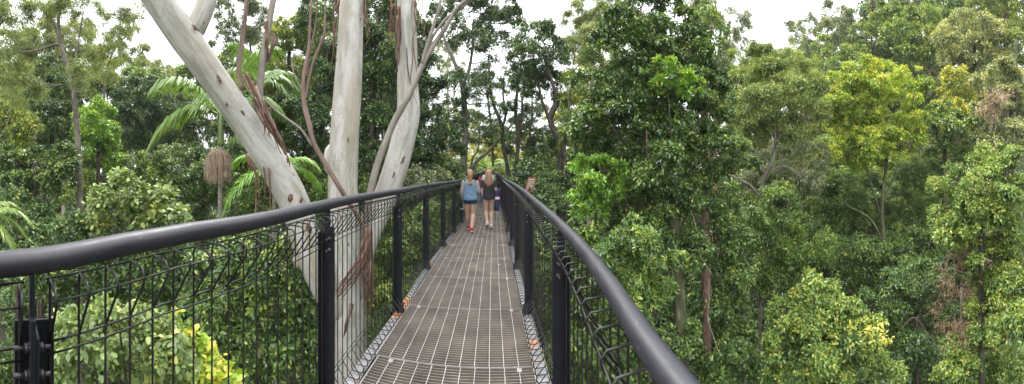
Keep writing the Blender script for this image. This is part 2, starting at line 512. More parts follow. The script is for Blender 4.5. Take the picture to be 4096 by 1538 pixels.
POSTS_L = [.09 + 1.64 * k for k in range(14)]
POSTS_R = [.13 + 1.66 * k for k in range(14)]
FENCE_BACK = .0

def railing(name, label, fn, posts, side, s0):
    """side -1 left, +1 right; inward is -side"""
    root = empty(name, br(posts[1], fn(posts[1])[0], float(deckz(posts[1]))), label, 'railing')
    inn = -side
    sv = np.linspace(s0, S_END, 90)
    v, z = fn(sv)
    mb = MB(); mb.tube([br(a, b, c) for a, b, c in zip(sv, v, z)], .035 if side < 0 else .030, 22)
    mb.build('handrail', M_STEEL, root)
    for k, s in enumerate(posts):
        v, z = (float(q) for q in fn(s)); dz = float(deckz(s))
        # T-section: flange outside, web across the walkway, bracket up to the rail
        mb = MB()
        h = z - .17 - (dz - .28)
        mb.box(br(s, v + side * .035, dz - .28 + h / 2), U * .055, V * .004, UP * h / 2)
        mb.box(br(s + .0, v - side * .012, dz - .28 + h / 2 - .004), U * .005, V * .0425, UP * (h / 2 - .004))
        o = mb.build('post', M_POST, root, shade=False)
        b = o.modifiers.new('edge', 'BEVEL'); b.width = .003; b.segments = 2
        mb = MB()
        mb.box(br(s - .0115, v - side * .024, z - .235), U * .006, V * .032, UP * .100)
        mb.box(br(s - .0115, v - side * .006, z - .082), U * .0058, V * .020, UP * .056)
        q = mb.build('bracket', M_POST, o, origin=None, shade=False)
        for i, hz in enumerate((.215, .285)):
            mb = MB()
            for sg, l in ((-1, .030), (1, .018)):
                c = br(s + (-.0175 if sg < 0 else .005), v - side * .026, z - hz)
                ax = U * sg
                mb.lathe(c, ax, [(0, .0155), (.003, .0155), (.003, .0001)], 14)
                mb.lathe(c + ax * .003, ax, [(0, .0118), (.010, .0118), (.0105, .0001)], 6)
                mb.lathe(c + ax * .0132, ax, [(0, .0062), (l, .0062), (l + .001, .0001)], 10)
            mb.tube([br(s - .02, v - side * .026, z - hz), br(s + .008, v - side * .026, z - hz)], .006, 8)
            mb.build('bolt', M_BOLT, o)
        # foot cleat on the edge beam
        mb = MB()
        mb.box(br(s, v - side * .045, dz + .012), U * .035, V * .035, UP * .005)
        mb.box(br(s - .012, v - side * .045, dz + .06), U * .004, V * .03, UP * .045)
        mb.build('foot_plate', M_BOLT, o, shade=False)
    # roll-top wire panels between the posts
    edges = [posts[0] - (posts[1] - posts[0])] + list(posts)
    for a, b in zip(edges[:-1], edges[1:]):
        if b < s0 + .3: continue
        mb = MB()
        a2, b2 = max(a + .03, s0), b - .03
        n = max(2, int(round((b2 - a2) / .083)))
        far = b > 9
        ns = 5 if far else 8
        r = .0038; rh = .0032
        def prof(s):
            v, z = (float(q) for q in fn(s)); dz = float(deckz(s))
            zt = z - .056; zb = dz + .015
            back = v + side * .018; fr = v - side * .085
            P = lambda vv, zz: br(s, vv, zz)
            return [P(back + inn * .004, zt - .175), P(fr + inn * -.004, zt - .045), P(fr, zt - .022), P(fr - inn * .016, zt - .003),
                    P(back + inn * .018, zt), P(back + inn * .003, zt - .012), P(back, zt - .035),
                    P(back, zb + .10), P(back, zb + .03), P(back + inn * .004, zb + .006), P(back + inn * .016, zb),
                    P(fr - inn * .016, zb), P(fr - inn * .002, zb + .008), P(fr, zb + .022), P(fr - inn * .006, zb + .05), P(back + inn * .004, zb + .165)]
        ss = np.linspace(a2 + .012, b2 - .012, n)
        for s in ss:
            mb.tube(prof(s), r, ns)
        for (ww, zz) in ((.018, -.052 - .006), (-.085 + .005, -.052 - .030), (.014, -.052 - .178), (.014, -.052 - .212)):
            mb.tube([br(s, float(fn(s)[0]) + side * ww, float(fn(s)[1]) + zz) for s in np.linspace(a2, b2, 5)], rh, ns)
        for (ww, zz) in ((.014, .018), (-.078, .030), (.014, .185), (.014, .22)):
            mb.tube([br(s, float(fn(s)[0]) + side * ww, float(deckz(s)) + zz) for s in np.linspace(a2, b2, 5)], rh, ns)
        mb.build('mesh_panel', M_WIRE, root)
    return root

left_rail = railing('railing', 'black left railing with rolled wire mesh, passing in front of the pale gum tree', FL, POSTS_L, -1, -1.2)
right_rail = railing('railing', 'black right railing curving close past the viewer, with tight wire loops', FR, POSTS_R, 1, -1.2)
# joint plate on the left handrail
v, z = (float(q) for q in FL(5.0))
mb = MB(); mb.box(br(5.0, v, z + .033), U * .012, V * .055, UP * .003); mb.box(br(5.0, v + .05, z + .02), U * .012, V * .004, UP * .016)
mb.build('joint_plate', M_BOLT, left_rail, shade=False)

# deck: an Empty with panels, edge beams and joists
deck = empty('walkway', br(3, -.3, 0), 'grey steel grating walkway running straight ahead between the two railings', 'walkway')
DL = lambda s: float(FL(s)[0]) + .078
DR = lambda s: float(FR(s)[0]) - .078
PL = 1.08
starts = [-1.8 + .0 + PL * k for k in range(22)]
off = 2.503 - PL * 4 + 0
starts = [off - PL * 0 + PL * k - 0.0 for k in range(-0, 19)]
starts = [-1.82 + PL * k for k in range(23)]
for s in starts:
    e = s + PL - .006
    dz = lambda q: float(deckz(q))
    vl = min(-.92, DL(s + .5)) if s > 1.2 else DL(s + .5)
    vl, vr = max(vl, -.99), max(DR(s + .5), .25)
    nl = 11
    g = MB()
    far = s > 8
    nt_ = int(PL / .0335)
    for q in np.linspace(s + .004, e - .004, nt_):
        g.box(br(q, (vl + vr) / 2, dz(q) - .016), U * .0026, V * (vr - vl) / 2, UP * .0145)
    p = g.build('grating_panel', M_GRAT, deck, shade=False)
    l = MB()
    for i in range(nl + 1):
        vv = vl + (vr - vl) * i / nl
        l.box(br((s + e) / 2, vv, (dz(s) + dz(e)) / 2 - .006), U * (e - s) / 2 + UP * (dz(e) - dz(s)) / 2, V * (.0028 if 0 < i < nl else .004), UP * (.0078 if i % 2 else .0076))
    l.build('bearing_bars', M_GRAL, p, shade=False)
    for q in (s + .0005, e - .0005):          # toothed end bars
        l = MB()
        l.box(br(q, (vl + vr) / 2, dz(q) - .014), U * .0022, V * ((vr - vl) / 2 + .004), UP * .0166)
        for vv in np.arange(vl, vr, .022):
            l.box(br(q, vv, dz(q) + .0040), U * .0021, V * .006, UP * .0014)
        l.build('end_bar', M_GRAE, p, shade=False)
    for vv in (vl + (vr - vl) * .10, vr - (vr - vl) * .09):
        c = MB()
        c.box(br(e - .05, vv, dz(e) + .0045), U * .022, V * .019, UP * .0025)
        c.box(br(e - .05, vv - .012, dz(e) + .010), U * .022, V * .006, UP * .0028)
        c.box(br(e - .05, vv + .012, dz(e) + .010), U * .022, V * .006, UP * .0028)
        c.build('clip', M_CLIP, deck, shade=False)
for side, fn, dd in ((-1, FL, DL), (1, FR, DR)):
    b = MB()
    sv = np.linspace(-1.8, S_END + .2, 60)
    for a, c in zip(sv[:-1], sv[1:]):
        m = (a + c) / 2
        v0 = dd(m); zz = float(deckz(m)); t = U * (c - a) / 2 + UP * (float(deckz(c)) - float(deckz(a))) / 2 + V * (dd(c) - dd(a)) / 2
        b.box(br(m, v0 + side * .055, zz - .006), t, V * .052, UP * .006)
        b.box(br(m, v0 + side * .10, zz - .112), t, V * .005, UP * .10)
    b.build('edge_beam', M_BEAM, deck, shade=False)
for s in starts:
    b = MB(); b.box(br(s, (DL(s) + DR(s)) / 2, float(deckz(s)) - .075), U * .03, V * ((DR(s) - DL(s)) / 2 + .09), UP * .04)
    b.build('joist', M_POST, deck, shade=False)
for s in (4.0, 13.0, 21.5):
    p = br(s, -.3, 0); g = float(terrain(p[0], p[1]))
    b = MB(); b.tube([br(s, -.3, g - .5), br(s, -.3, float(deckz(s)) - .13)], .13, 16)
    b.box(br(s, -.3, float(deckz(s)) - .20), U * .08, V * .75, UP * .07)
    b.build('pylon', M_POST, deck, shade=False)

# far end: landing turning left, closed by a pale cross railing
land = empty('landing', br(S_END + 1.2, -1.2, .32), 'grey landing platform at the far end where the walkway turns away', 'platform')
g = MB(); g.box(br(S_END + 1.1, -1.6, .30), U * 1.0, V * 2.2, UP * .02); g.build('landing_deck', M_GRAT, land, shade=False)
g = MB(); g.box(br(S_END + 1.1, -1.6, .16), U * .08, V * 2.1, UP * .11); g.build('beam', M_POST, land, shade=False)
M_GALV = plain('galvanised_rail', (.42, .46, .45), .4, .4, .15, 10, .05)
cr = empty('cross_railing', br(S_END + 2.1, -1.6, .32), 'pale galvanised railing crossing the far end of the walkway', 'railing')
mb = MB()
for zz in (1.72, 1.42, 1.05, .62):
    mb.tube([br(S_END + .3, .45, zz), br(S_END + 1.6, .35, zz), br(S_END + 2.1, -.2, zz), br(S_END + 2.1, -3.8, zz)], .022, 10)
mb.build('rails', M_GALV, cr)
for vv in (.1, -1.2, -2.5, -3.7):
    mb = MB(); mb.tube([br(S_END + 2.12, vv, .3), br(S_END + 2.12, vv, 1.70)], .024, 10); mb.build('post', M_GALV, cr)

# interpretive sign outside the right railing
def sign():
    c = at(2122, 741, 5.1)
    root = empty('interpretive_sign', c - UP * .5, 'small red sign panel with pale lines of text, outside the right railing', 'sign')
    ax = nrm(U * .86 + V * .50)                      # long side of the board, seen nearly end-on
    nn = nrm(np.cross(ax, UP)); tilt = nrm(UP * .93 + V * .28); fn_ = nrm(np.cross(ax, tilt))
    mr = plain('sign_red', (.28, .10, .085), .35, 0, .12, 6, 0)
    mw = plain('sign_text', (.72, .66, .58), .4, 0, .05, 20, 0)
    b = MB(); b.box(c, ax * .16, tilt * .125, fn_ * .004); b.build('board', mr, root, shade=False)
    for sg in (-1, 1):
        t = MB()
        t.box(c + sg * fn_ * .0052 + tilt * .095 - ax * .02, ax * .11, tilt * .010, fn_ * .0008)
        for i in range(9):
            w = [.135, .13, .137, .09, .132, .136, .13, .125, .06][i]
            t.box(c + sg * fn_ * .0052 + tilt * (.065 - .018 * i) - ax * (.138 - w), ax * w, tilt * .0034, fn_ * .0008)
        t.build('text_lines', mw, root, shade=False)
    b = MB(); b.box(c - tilt * .06 - V * .06 + fn_ * 0 - U * .02, U * .02, V * .075, UP * .028)
    b.box(c - tilt * .06 - V * .13 - UP * .20, U * .015, V * .012, UP * .22)
    b.build('mounting_arm', M_POST, root, shade=False)
sign()
# a fallen leaf on the grating
mb = MB()
c = at(1995, 1064, 5.3); c[2] = .012
p = [c + U * .045, c + V * .02 + UP * .006, c - U * .05 + V * .01, c - V * .018 + UP * .004]
mb.add(p, [(0, 1, 2, 3)])
mb.add([q - UP * .0012 for q in p], [(3, 2, 1, 0)])
tag(mb.build('fallen_leaf', plain('dry_leaf', (.36, .15, .07), .6, 0, .2, 30, 0), None, origin=c), 'dry orange leaf lying on the walkway grating', 'leaf')
# ------------------------------------------------------------------ the pale gum beside the walkway
def tan_mask(nt, f):
    mr = N(nt, 'ShaderNodeMapRange'); mr.inputs['From Min'].default_value = -.06; mr.inputs['From Max'].default_value = -.12
    mr.inputs['To Max'].default_value = .75
    nt.links.new(f, mr.inputs[0]); return mr.outputs[0]
def gum_mat():
    m, nt, out = new_mat('gum_bark')
    v = coords(nt, 'bark', (1, 1, .22)); v1 = coords(nt, 'bark', (1, 1, 1)); v2 = coords(nt, 'bark', (1, 1, .14))
    big = noise(nt, v, 2.6, 5, .55); streak = noise(nt, v2, 7.0, 6, .65); fine = noise(nt, v1, 26, 5, .7)
    c = ramp(nt, big, [(.28, (.26, .235, .20)), (.38, (.37, .352, .32)), (.50, (.46, .45, .435)), (.72, (.52, .512, .495))])
    mid = noise(nt, coords(nt, 'bark', (1, 1, .5)), 7.0, 5, .6)
    c = mixc(nt, ramp(nt, mid, [(.50, (0, 0, 0)), (.58, (.5, .5, .5))]), c, (.33, .31, .27))
    grn = mixc(nt, ramp(nt, streak, [(.47, (0, 0, 0)), (.60, (.75, .75, .75))]), c, (.20, .22, .155))
    tan = mixc(nt, ramp(nt, noise(nt, v2, 3.3, 4, .5), [(.52, (0, 0, 0)), (.60, (.35, .35, .35))]), grn, (.33, .255, .175))
    # weathered tan flank on one side
    sx = nt.nodes.new('ShaderNodeSeparateXYZ'); nt.links.new(v1, sx.inputs[0])
    ad = N(nt, 'ShaderNodeMath', operation='MULTIPLY_ADD'); ad.inputs[1].default_value = .16
    nt.links.new(noise(nt, v2, 4.0, 5, .6), ad.inputs[0]); nt.links.new(sx.outputs['X'], ad.inputs[2])
    tan = mixc(nt, tan_mask(nt, ad.outputs[0]), tan, (.35, .285, .205))
    # insect scribbles: thin wandering lines
    wv = N(nt, 'ShaderNodeTexNoise', Scale=5.0, Detail=4.0, Roughness=.5, Distortion=1.4)
    nt.links.new(v1, wv.inputs['Vector'])
    sb = N(nt, 'ShaderNodeMath', operation='SUBTRACT'); sb.inputs[1].default_value = .5
    nt.links.new(wv.outputs['Fac'], sb.inputs[0])
    ab = N(nt, 'ShaderNodeMath', operation='ABSOLUTE'); nt.links.new(sb.outputs[0], ab.inputs[0])
    line = ramp(nt, ab.outputs[0], [(.004, (1, 1, 1)), (.011, (0, 0, 0))])
    msk = ramp(nt, noise(nt, v1, 1.3, 3, .5), [(.50, (0, 0, 0)), (.58, (.8, .8, .8))])
    lm = mixc(nt, 1.0, line, msk, 'MULTIPLY')
    scr = mixc(nt, lm, tan, (.20, .185, .095))
    # dark scars
    vo = N(nt, 'ShaderNodeTexVoronoi', Scale=3.2); nt.links.new(coords(nt, 'bark', (1, 1, .55)), vo.inputs['Vector'])
    spot = ramp(nt, vo.outputs['Distance'], [(.045, (1, 1, 1)), (.085, (0, 0, 0))])
    vo2 = N(nt, 'ShaderNodeTexVoronoi', Scale=13); nt.links.new(v1, vo2.inputs['Vector'])
    s2 = ramp(nt, vo2.outputs['Distance'], [(.05, (.55, .55, .55)), (.12, (0, 0, 0))])
    c2 = mixc(nt, spot, scr, (.10, .055, .038)); c3 = mixc(nt, s2, c2, (.16, .125, .095))
    c4 = mixc(nt, ramp(nt, fine, [(.35, (.22, .22, .22)), (.7, (0, 0, 0))]), c3, (.24, .205, .175))
    p = N(nt, 'ShaderNodeBsdfPrincipled', Roughness=.62)
    nt.links.new(c4, p.inputs['Base Color']); nt.links.new(bump(nt, fine, .25, .01), p.inputs['Normal'])
    nt.links.new(p.outputs[0], out.inputs[0])
    return m
GUM = gum_mat()
GREYB = bark_mat('branch_grey', [(.3, (.11, .09, .075)), (.5, (.21, .185, .155)), (.7, (.32, .295, .265))], 6, .25, .8, .4)
REDB = bark_mat('branch_red', [(.28, (.05, .030, .025)), (.48, (.15, .095, .074)), (.7, (.31, .24, .195))], 7, .18, .75, .6)

def px_path(pts):            # (x, y, width, distance) on the 4096 grid -> xyz + radius
    return np.array([np.append(at(x, y, d), w / 2 * d / F) for x, y, w, d in pts])
B_SCAR = bark_mat('bark_scar', [(.35, (.05, .028, .02)), (.52, (.16, .085, .055)), (.66, (.40, .29, .20))], 22, .4, .9, .8)
def gum():
    rng = np.random.default_rng(77)
    base = at(1398, 1538, 6.05); gz = float(terrain(base[0], base[1]))
    root = empty('gum_tree', (base[0], base[1], gz), 'big pale smooth-barked gum tree with three trunks beside the left railing', 'tree')
    def limb(name, pts, mat, n=40, sides=26, rough=.02, foot=False):
        p = px_path(pts)
        if foot:
            p = np.vstack([[p[0][0] + .1, p[0][1], gz - .4, p[0][3] * 1.9], [p[0][0] + .05, p[0][1], gz + 2.0, p[0][3] * 1.35], p])
        s = spline(p, n)
        if name == 'branch': s[:, 3] *= .84
        b = MB(); b.tube(s[:, :3], s[:, 3], sides, rough=rough, rng=np.random.default_rng(len(pts) * 31))
        return b.build(name, mat, root)
    limb('trunk', [(1398, 1700, 150, 6.05), (1400, 1500, 138, 6.0), (1402, 1300, 128, 6.0), (1396, 1100, 124, 6.0), (1380, 934, 128, 6.0), (1370, 769, 119, 6.0),
                   (1377, 557, 117, 6.0), (1393, 318, 111, 6.05), (1404, 80, 96, 6.1), (1409, -60, 88, 6.15), (1414, -420, 66, 6.3), (1400, -900, 40, 6.6)], GUM, 60, foot=True)
    limb('trunk', [(1412, 1260, 90, 6.0), (1330, 1205, 104, 5.95), (1282, 1120, 112, 5.9), (1236, 1000, 122, 5.85), (1192, 850, 122, 5.8), (1126, 714, 124, 5.75), (1018, 546, 120, 5.65),
                   (918, 402, 116, 5.5), (846, 300, 116, 5.4), (735, 146, 124, 5.3), (626, -8, 114, 5.2), (540, -140, 100, 5.15), (380, -420, 80, 5.1), (330, -800, 45, 5.1)], GUM, 70)
    limb('trunk', [(1418, 1230, 70, 6.02), (1440, 1080, 84, 6.1), (1474, 940, 92, 6.2), (1520, 840, 96, 6.3), (1566, 720, 98, 6.35), (1602, 600, 96, 6.4), (1628, 490, 94, 6.4), (1634, 425, 92, 6.4),
                   (1630, 330, 84, 6.4), (1630, 240, 80, 6.4), (1627, 60, 76, 6.4), (1622, -80, 70, 6.4), (1600, -500, 50, 6.5), (1640, -900, 30, 6.6)], GUM, 60)
    limb('fork_limb', [(735, 200, 60, 5.3), (770, 135, 84, 5.3), (800, 75, 84, 5.32), (824, 10, 82, 5.35), (838, -60, 78, 5.4), (880, -300, 56, 5.5), (900, -560, 34, 5.6)], GUM, 26)
    # burls and branch collars
    for (x, y, w, h, d) in ((1322, 640, 62, 130, 6.0), (1192, 1040, 44, 70, 5.82), (1362, 1240, 50, 60, 5.85), (1658, 452, 40, 90, 6.38)):
        c = at(x, y, d); k = d / F
        b = MB(); b.tube([c - UP * h * .5 * k, c - UP * h * .35 * k, c, c + UP * h * .35 * k, c + UP * h * .5 * k], [.01, w * .36 * k, w * .5 * k, w * .34 * k, .01], 16)
        b.build('burl', GUM, root)
    # secondary stems
    limb('branch', [(1440, 1010, 30, 6.0), (1462, 880, 34, 5.9), (1487, 745, 36, 5.85), (1517, 636, 34, 5.8), (1552, 545, 32, 5.78), (1583, 475, 31, 5.75), (1636, 381, 29, 5.7), (1672, 300, 27, 5.7), (1702, 236, 25, 5.7), (1745, 165, 23, 5.7), (1787, 103, 21, 5.7), (1822, 40, 19, 5.7), (1862, 4, 17, 5.7), (1960, -60, 14, 5.7)], GREYB, 50, 12, .05)
    limb('branch', [(1690, 256, 18, 5.68), (1698, 215, 18, 5.66), (1722, 140, 17, 5.66), (1742, 80, 16, 5.66), (1760, 20, 15, 5.66), (1764, -60, 12, 5.66)], GREYB, 20, 10, .05)
    limb('branch', [(1700, 240, 15, 5.72), (1730, 150, 14, 5.74), (1790, 70, 13, 5.75), (1850, 30, 12, 5.76), (1905, -20, 10, 5.8)], GREYB, 20, 10, .05)
    limb('branch', [(1050, 490, 42, 5.58), (1038, 429, 38, 5.56), (1038, 370, 36, 5.55), (1042, 318, 35, 5.55), (1054, 230, 34, 5.55), (1062, 180, 33, 5.55), (1078, 80, 32, 5.55), (1094, -10, 31, 5.55), (1120, -200, 20, 5.55)], GREYB, 30, 14, .04)
    limb('branch', [(975, 360, 26, 5.5), (958, 318, 25, 5.5), (955, 260, 24, 5.5), (964, 195, 25, 5.5), (972, 130, 24, 5.5), (982, 60, 22, 5.5), (988, -20, 21, 5.5), (1000, -200, 14, 5.5)], REDB, 26, 12, .06)
    limb('branch', [(1480, 1010, 22, 5.65), (1452, 905, 25, 5.6), (1400, 815, 25, 5.55), (1366, 763, 24, 5.5), (1310, 668, 24, 5.5), (1256, 575, 23, 5.45), (1235, 490, 24, 5.45), (1219, 429, 25, 5.45), (1213, 350, 20, 5.45), (1216, 290, 18, 5.45), (1234, 199, 14, 5.45), (1240, 100, 12, 5.45), (1246, -20, 10, 5.45)], REDB, 46, 12, .1)
    limb('branch', [(1222, 400, 12, 5.44), (1238, 300, 13, 5.44), (1262, 225, 14, 5.44), (1288, 165, 16, 5.44), (1298, 130, 16, 5.44), (1300, 60, 9, 5.44), (1304, -20, 7, 5.44)], REDB, 24, 9, .12)
    limb('branch', [(1056, 396, 10, 5.5), (1100, 440, 11, 5.5), (1150, 478, 12, 5.5), (1205, 520, 12, 5.48), (1250, 585, 13, 5.46)], GREYB, 20, 9, .06)
    limb('branch', [(1222, 380, 9, 5.46), (1190, 330, 8, 5.46), (1172, 280, 7, 5.46), (1166, 230, 5, 5.46)], GREYB, 14, 7, .08)
    limb('branch', [(1226, 310, 14, 5.47), (1232, 240, 12, 5.47), (1262, 100, 7, 5.47), (1270, -10, 5, 5.47)], REDB, 14, 7, .12)
    # hanging ribbons of shed bark
    def strip(pts, w, n=16, curl=.3):
        """a thin curled ribbon, pts (x, y, d)"""
        p = spline(np.array([at(*q) for q in pts]), n)
        t = nrm(np.gradient(p, axis=0))
        a0 = rng.uniform(0, PI); r = w / 2 * 5.5 / F
        b = MB(); vs = []; fs = []
        for i in range(n):
            e = nrm(np.cross(t[i], [math.cos(a0 + curl * i), math.sin(a0 + curl * i), .2])); g = np.cross(t[i], e)
            rr = r * (1 - .75 * (i / (n - 1)) ** 2) * rng.uniform(.8, 1.1)
            for th in (-1.9, -.95, 0, .95, 1.9):
                vs.append(p[i] + e * rr * math.sin(th) + g * rr * math.cos(th) * .8)
        for i in range(n - 1):
            for j in range(4):
                fs.append((i * 5 + j, i * 5 + j + 1, (i + 1) * 5 + j + 1, (i + 1) * 5 + j))
        L = np.repeat(np.arange(n) * .12, 5)
        b.add(vs, fs, np.stack([np.tile([-.02, -.01, 0, .01, .02], n) + rng.uniform(0, 9), np.zeros(n * 5) + rng.uniform(0, 9), L], 1))
        o = b.build('bark_strip', B_STRIP if rng.uniform() < .65 else REDB, root)
        s = o.modifiers.new('thick', 'SOLIDIFY'); s.thickness = .003
    def hang(x0, x1, y0, y1, d, num, l0, l1, w0=5, w1=13, lean=0):
        for _ in range(num):
            x = rng.uniform(x0, x1); y = rng.uniform(y0, y1); l = rng.uniform(l0, l1); dd = d + rng.uniform(-.08, .08)
            strip([(x, y, dd), (x + rng.normal(lean * .4, 4), y + l * .35, dd - .02), (x + rng.normal(lean * .8, 6), y + l * .7, dd), (x + lean + rng.normal(0, 9), y + l, dd)], rng.uniform(w0, w1))
    hang(1340, 1362, -60, 10, 5.78, 7, 80, 240, 4, 8, lean=-14)
    hang(1332, 1345, 60, 120, 5.85, 3, 120, 230, 3, 6, lean=-8)
    hang(1452, 1464, -60, 20, 5.9, 4, 100, 230, 4, 8, lean=14)
    hang(1556, 1600, -60, 30, 6.1, 8, 110, 240, 4, 9, -6)
    hang(1588, 1606, 40, 120, 6.1, 4, 140, 250, 6, 12, -4)
    hang(1640, 1690, -60, 20, 6.1, 7, 90, 200, 3, 7, 6)
    hang(1625, 1655, 90, 220, 6.12, 4, 180, 300, 3, 5, 14)
    for x, y, l in ((1000, 330, 150), (1012, 345, 190), (1024, 365, 170), (1040, 385, 230), (1056, 420, 200), (1070, 440, 170)):
        strip([(x - 18, y - 40, 5.28), (x + 20, y + l * .3, 5.24), (x + 52, y + l * .65, 5.3), (x + 84, y + l, 5.36)], rng.uniform(8, 15))
    for x, y, l in ((975, 300, 170), (1010, 400, 150), (1034, 430, 140), (1090, 480, 190)):
        strip([(x, y, 5.3), (x + 28, y + l * .4, 5.22), (x + 62, y + l * .8, 5.26), (x + 70, y + l, 5.3)], rng.uniform(9, 15))
    hang(1050, 1080, 410, 440, 5.3, 6, 60, 130, 5, 11, 2)
    hang(1015, 1075, 660, 735, 5.5, 5, 140, 320, 4, 9, 4)
    hang(1062, 1070, 60, 200, 5.5, 3, 110, 200, 10, 18, -10)
    hang(1090, 1100, 130, 180, 5.5, 3, 90, 160, 12, 20, -22)
    # the sheaf of bark caught between the trunks behind the fence
    for i in range(22):
        x = rng.uniform(1448, 1492); y = rng.uniform(890, 1010); l = rng.uniform(140, 380)
        strip([(x, y, 5.66), (x - rng.uniform(-6, 14), y + l * .4, 5.6), (x - rng.uniform(-10, 16), y + l * .75, 5.62), (x + rng.normal(0, 14), y + l, 5.66)], rng.uniform(4, 11))
    for i in range(11):
        x = rng.uniform(1462, 1490); y = rng.uniform(900, 960)
        strip([(x, y, 5.62), (x - rng.uniform(10, 30), y + 90, 5.5), (x - rng.uniform(50, 80), y + 170, 5.5), (x - rng.uniform(95, 130), y + rng.uniform(220, 270), 5.55)], rng.uniform(6, 12))
    strip([(1408, 1215, 5.5), (1396, 1260, 5.45), (1384, 1310, 5.5), (1376, 1350, 5.55)], 20)
    # dark hollows and scars
    for x, y, w, h, d, an in ((1002, 655, 26, 120, 5.36, -34), (1080, 520, 14, 60, 5.36, -35), (1062, 470, 18, 46, 5.3, -35), (1150, 640, 10, 30, 5.45, -10), (1204, 800, 12, 30, 5.5, 0), (1612, 640, 12, 40, 6.1, 20), (1575, 700, 8, 30, 6.05, 20), (1392, 560, 6, 30, 5.7, 0), (876, 318, 14, 46, 5.14, -20), (1162, 792, 20, 40, 5.5, 0), (908, 418, 10, 26, 5.22, -15), (968, 448, 12, 40, 5.3, -40), (1232, 912, 20, 60, 5.56, 0), (780, 110, 14, 40, 5.06, -45)):
        c = at(x, y, d); k = d / F
        a = math.radians(an); ax = UP * math.cos(a) + np.array([math.cos((x - 2048) / F), -math.sin((x - 2048) / F), 0]) * math.sin(a)
        b = MB(); sd = np.cross(ax, [math.sin((x - 2048) / F), math.cos((x - 2048) / F), 0]); tt = np.linspace(-.5, .5, 9)
        b.tube([c + ax * h * q * k + sd * w * k * .12 * rng.standard_normal() for q in tt], [[w * k * .5 * max(.05, (1 - (2 * abs(q)) ** 1.6)) * rng.uniform(.6, 1.1), w * k * .3 * max(.05, 1 - 2 * abs(q))] for q in tt], 9, rough=.3, rng=rng, up0=sd)
        b.build('bark_scar', B_SCAR, root)
gum()
# ------------------------------------------------------------------ palms
def palm(name, label, sx, sy, D, fr, trunk_w=13, shaft=True, seed=1, pal='palm', pin=.55, tone=.45, group=None, trunk=True, cat='palm', n=46, hang=.35):
    """crown centre at (sx, sy, D); fr = (direction right/away/up, length m, droop)"""
    c = atS(sx, sy, D); gz = min(float(terrain(c[0], c[1])), c[2] - .5)
    root = empty(name, (c[0], c[1], gz), label, cat, group)
    a = math.atan2(c[0], c[1]); R = np.array([math.cos(a), -math.sin(a), 0]); A = np.array([math.sin(a), math.cos(a), 0])
    r = trunk_w * mpp(D) / 2
    if trunk:
        s = spline([(c[0] + .1, c[1], gz - .3), (c[0] - .05, c[1], (gz + c[2]) / 2), (c[0], c[1], c[2] - (1.0 if shaft else 0.1))], 40)
        w = r * (1 + .06 * (np.arange(40) % 2))
        b = MB(); b.tube(s, w, 14); b.build('trunk', B_PALM, root)
    if shaft:
        b = MB(); b.tube([(c[0], c[1], c[2] - 1.05), (c[0], c[1], c[2] - .9), (c[0], c[1], c[2] - .45), (c[0], c[1], c[2] + .05)], [r * 1.05, r * 1.5, r * 1.25, r * .7], 14)
        b.build('crownshaft', SHAFT, root)
    for i, (x, y, z, L, dr) in enumerate(fr):
        frond(root, c + UP * .02, R * x + A * y + UP * z, L, dr, seed * 100 + i, pin=pin, pal=pal, tone=tone, n=n, hang=hang)
    return root, c, R, A
SHAFT = plain('crownshaft', (.13, .17, .06), .5, 0, .2, 4, .1)
D = 10.5
root, c, R, A = palm('bangalow_palm', 'slender palm with a hanging straw-coloured seed cluster, behind the leaning pale limb', 555, 292, D,
    [(-1, -.15, .0, 2.85, .46), (-1, .35, .2, 2.0, .34), (-.9, -.25, .85, 2.7, .42), (.95, -.45, -.15, 2.7, .66), (.6, .6, .3, 2.3, .5), (-.4, .8, .7, 2.3, .4), (.35, -.3, 1.5, 2.6, .3), (1, .2, .45, 2.6, .4), (.75, -.75, -.25, 2.2, .75), (.1, .3, 1.6, 2.4, .25)], 12, True, 3, pin=.85, hang=.55, tone=.42)
def seeds():
    rng = np.random.default_rng(9); cc = atS(549, 388, D - .1)
    b = MB()
    for i in range(420):
        a = rng.uniform(0, 2 * PI); rr = .05 + .40 * rng.uniform(0, 1) ** .6; l = rng.uniform(.25, 1.0) * (1.0 - .45 * rr)
        d = R * math.cos(a) * rr + A * math.sin(a) * rr; w = rng.normal(0, .03, 2)
        b.tube([cc + UP * .02, cc + d * .5 + UP * (.08 + .06 * rng.uniform()), cc + d * .92 - UP * .06, cc + d * 1.03 - UP * (.12 + l * .5) + R * w[0], cc + d * 1.03 - UP * (.15 + l) + R * w[0] * 2 + A * w[1]], [.007, .007, .006, .006, .004], 4, cap=False)
    b.build('seed_cluster', LEAFSTRAW, root)
LEAFSTRAW = bark_mat('seed_straw', [(.3, (.24, .165, .11)), (.5, (.41, .30, .21)), (.7, (.54, .43, .32))], 9)
seeds()
frond(root, c - UP * 1.0, R * .9 - A * .45 + UP * .25, 1.75, .72, 991, pin=.9, pal='palm', tone=.46, hang=.5)
palm('bangalow_palm', 'taller feathery palm whose crown shows on both sides of the leaning pale limb', 655, 215, 12.5,
     [(-1, -.2, .55, 2.2, .6), (-.8, .5, .75, 2.2, .5), (.3, .5, .6, 2.3, .5), (1, -.1, .15, 2.2, .65), (.8, -.4, -.1, 2.0, .8), (-.35, -.4, .9, 2.1, .35), (.9, .3, .5, 2.2, .5)], 12, True, 5, pin=.78, tone=.36, hang=.5)
palm('young_palm', 'bright green young palm between the leaning limb and the central trunk', 690, 440, 8.2,
     [(.9, -.1, .50, 1.35, .40), (1, .2, .05, 1.45, .35), (-.9, -.4, -.1, 1.6, .55), (-.7, .3, .6, 1.4, .5), (.3, -.8, .2, 1.3, .7), (.3, .8, .7, 1.3, .5)], 9, False, 7, 'fresh', .95, .55)
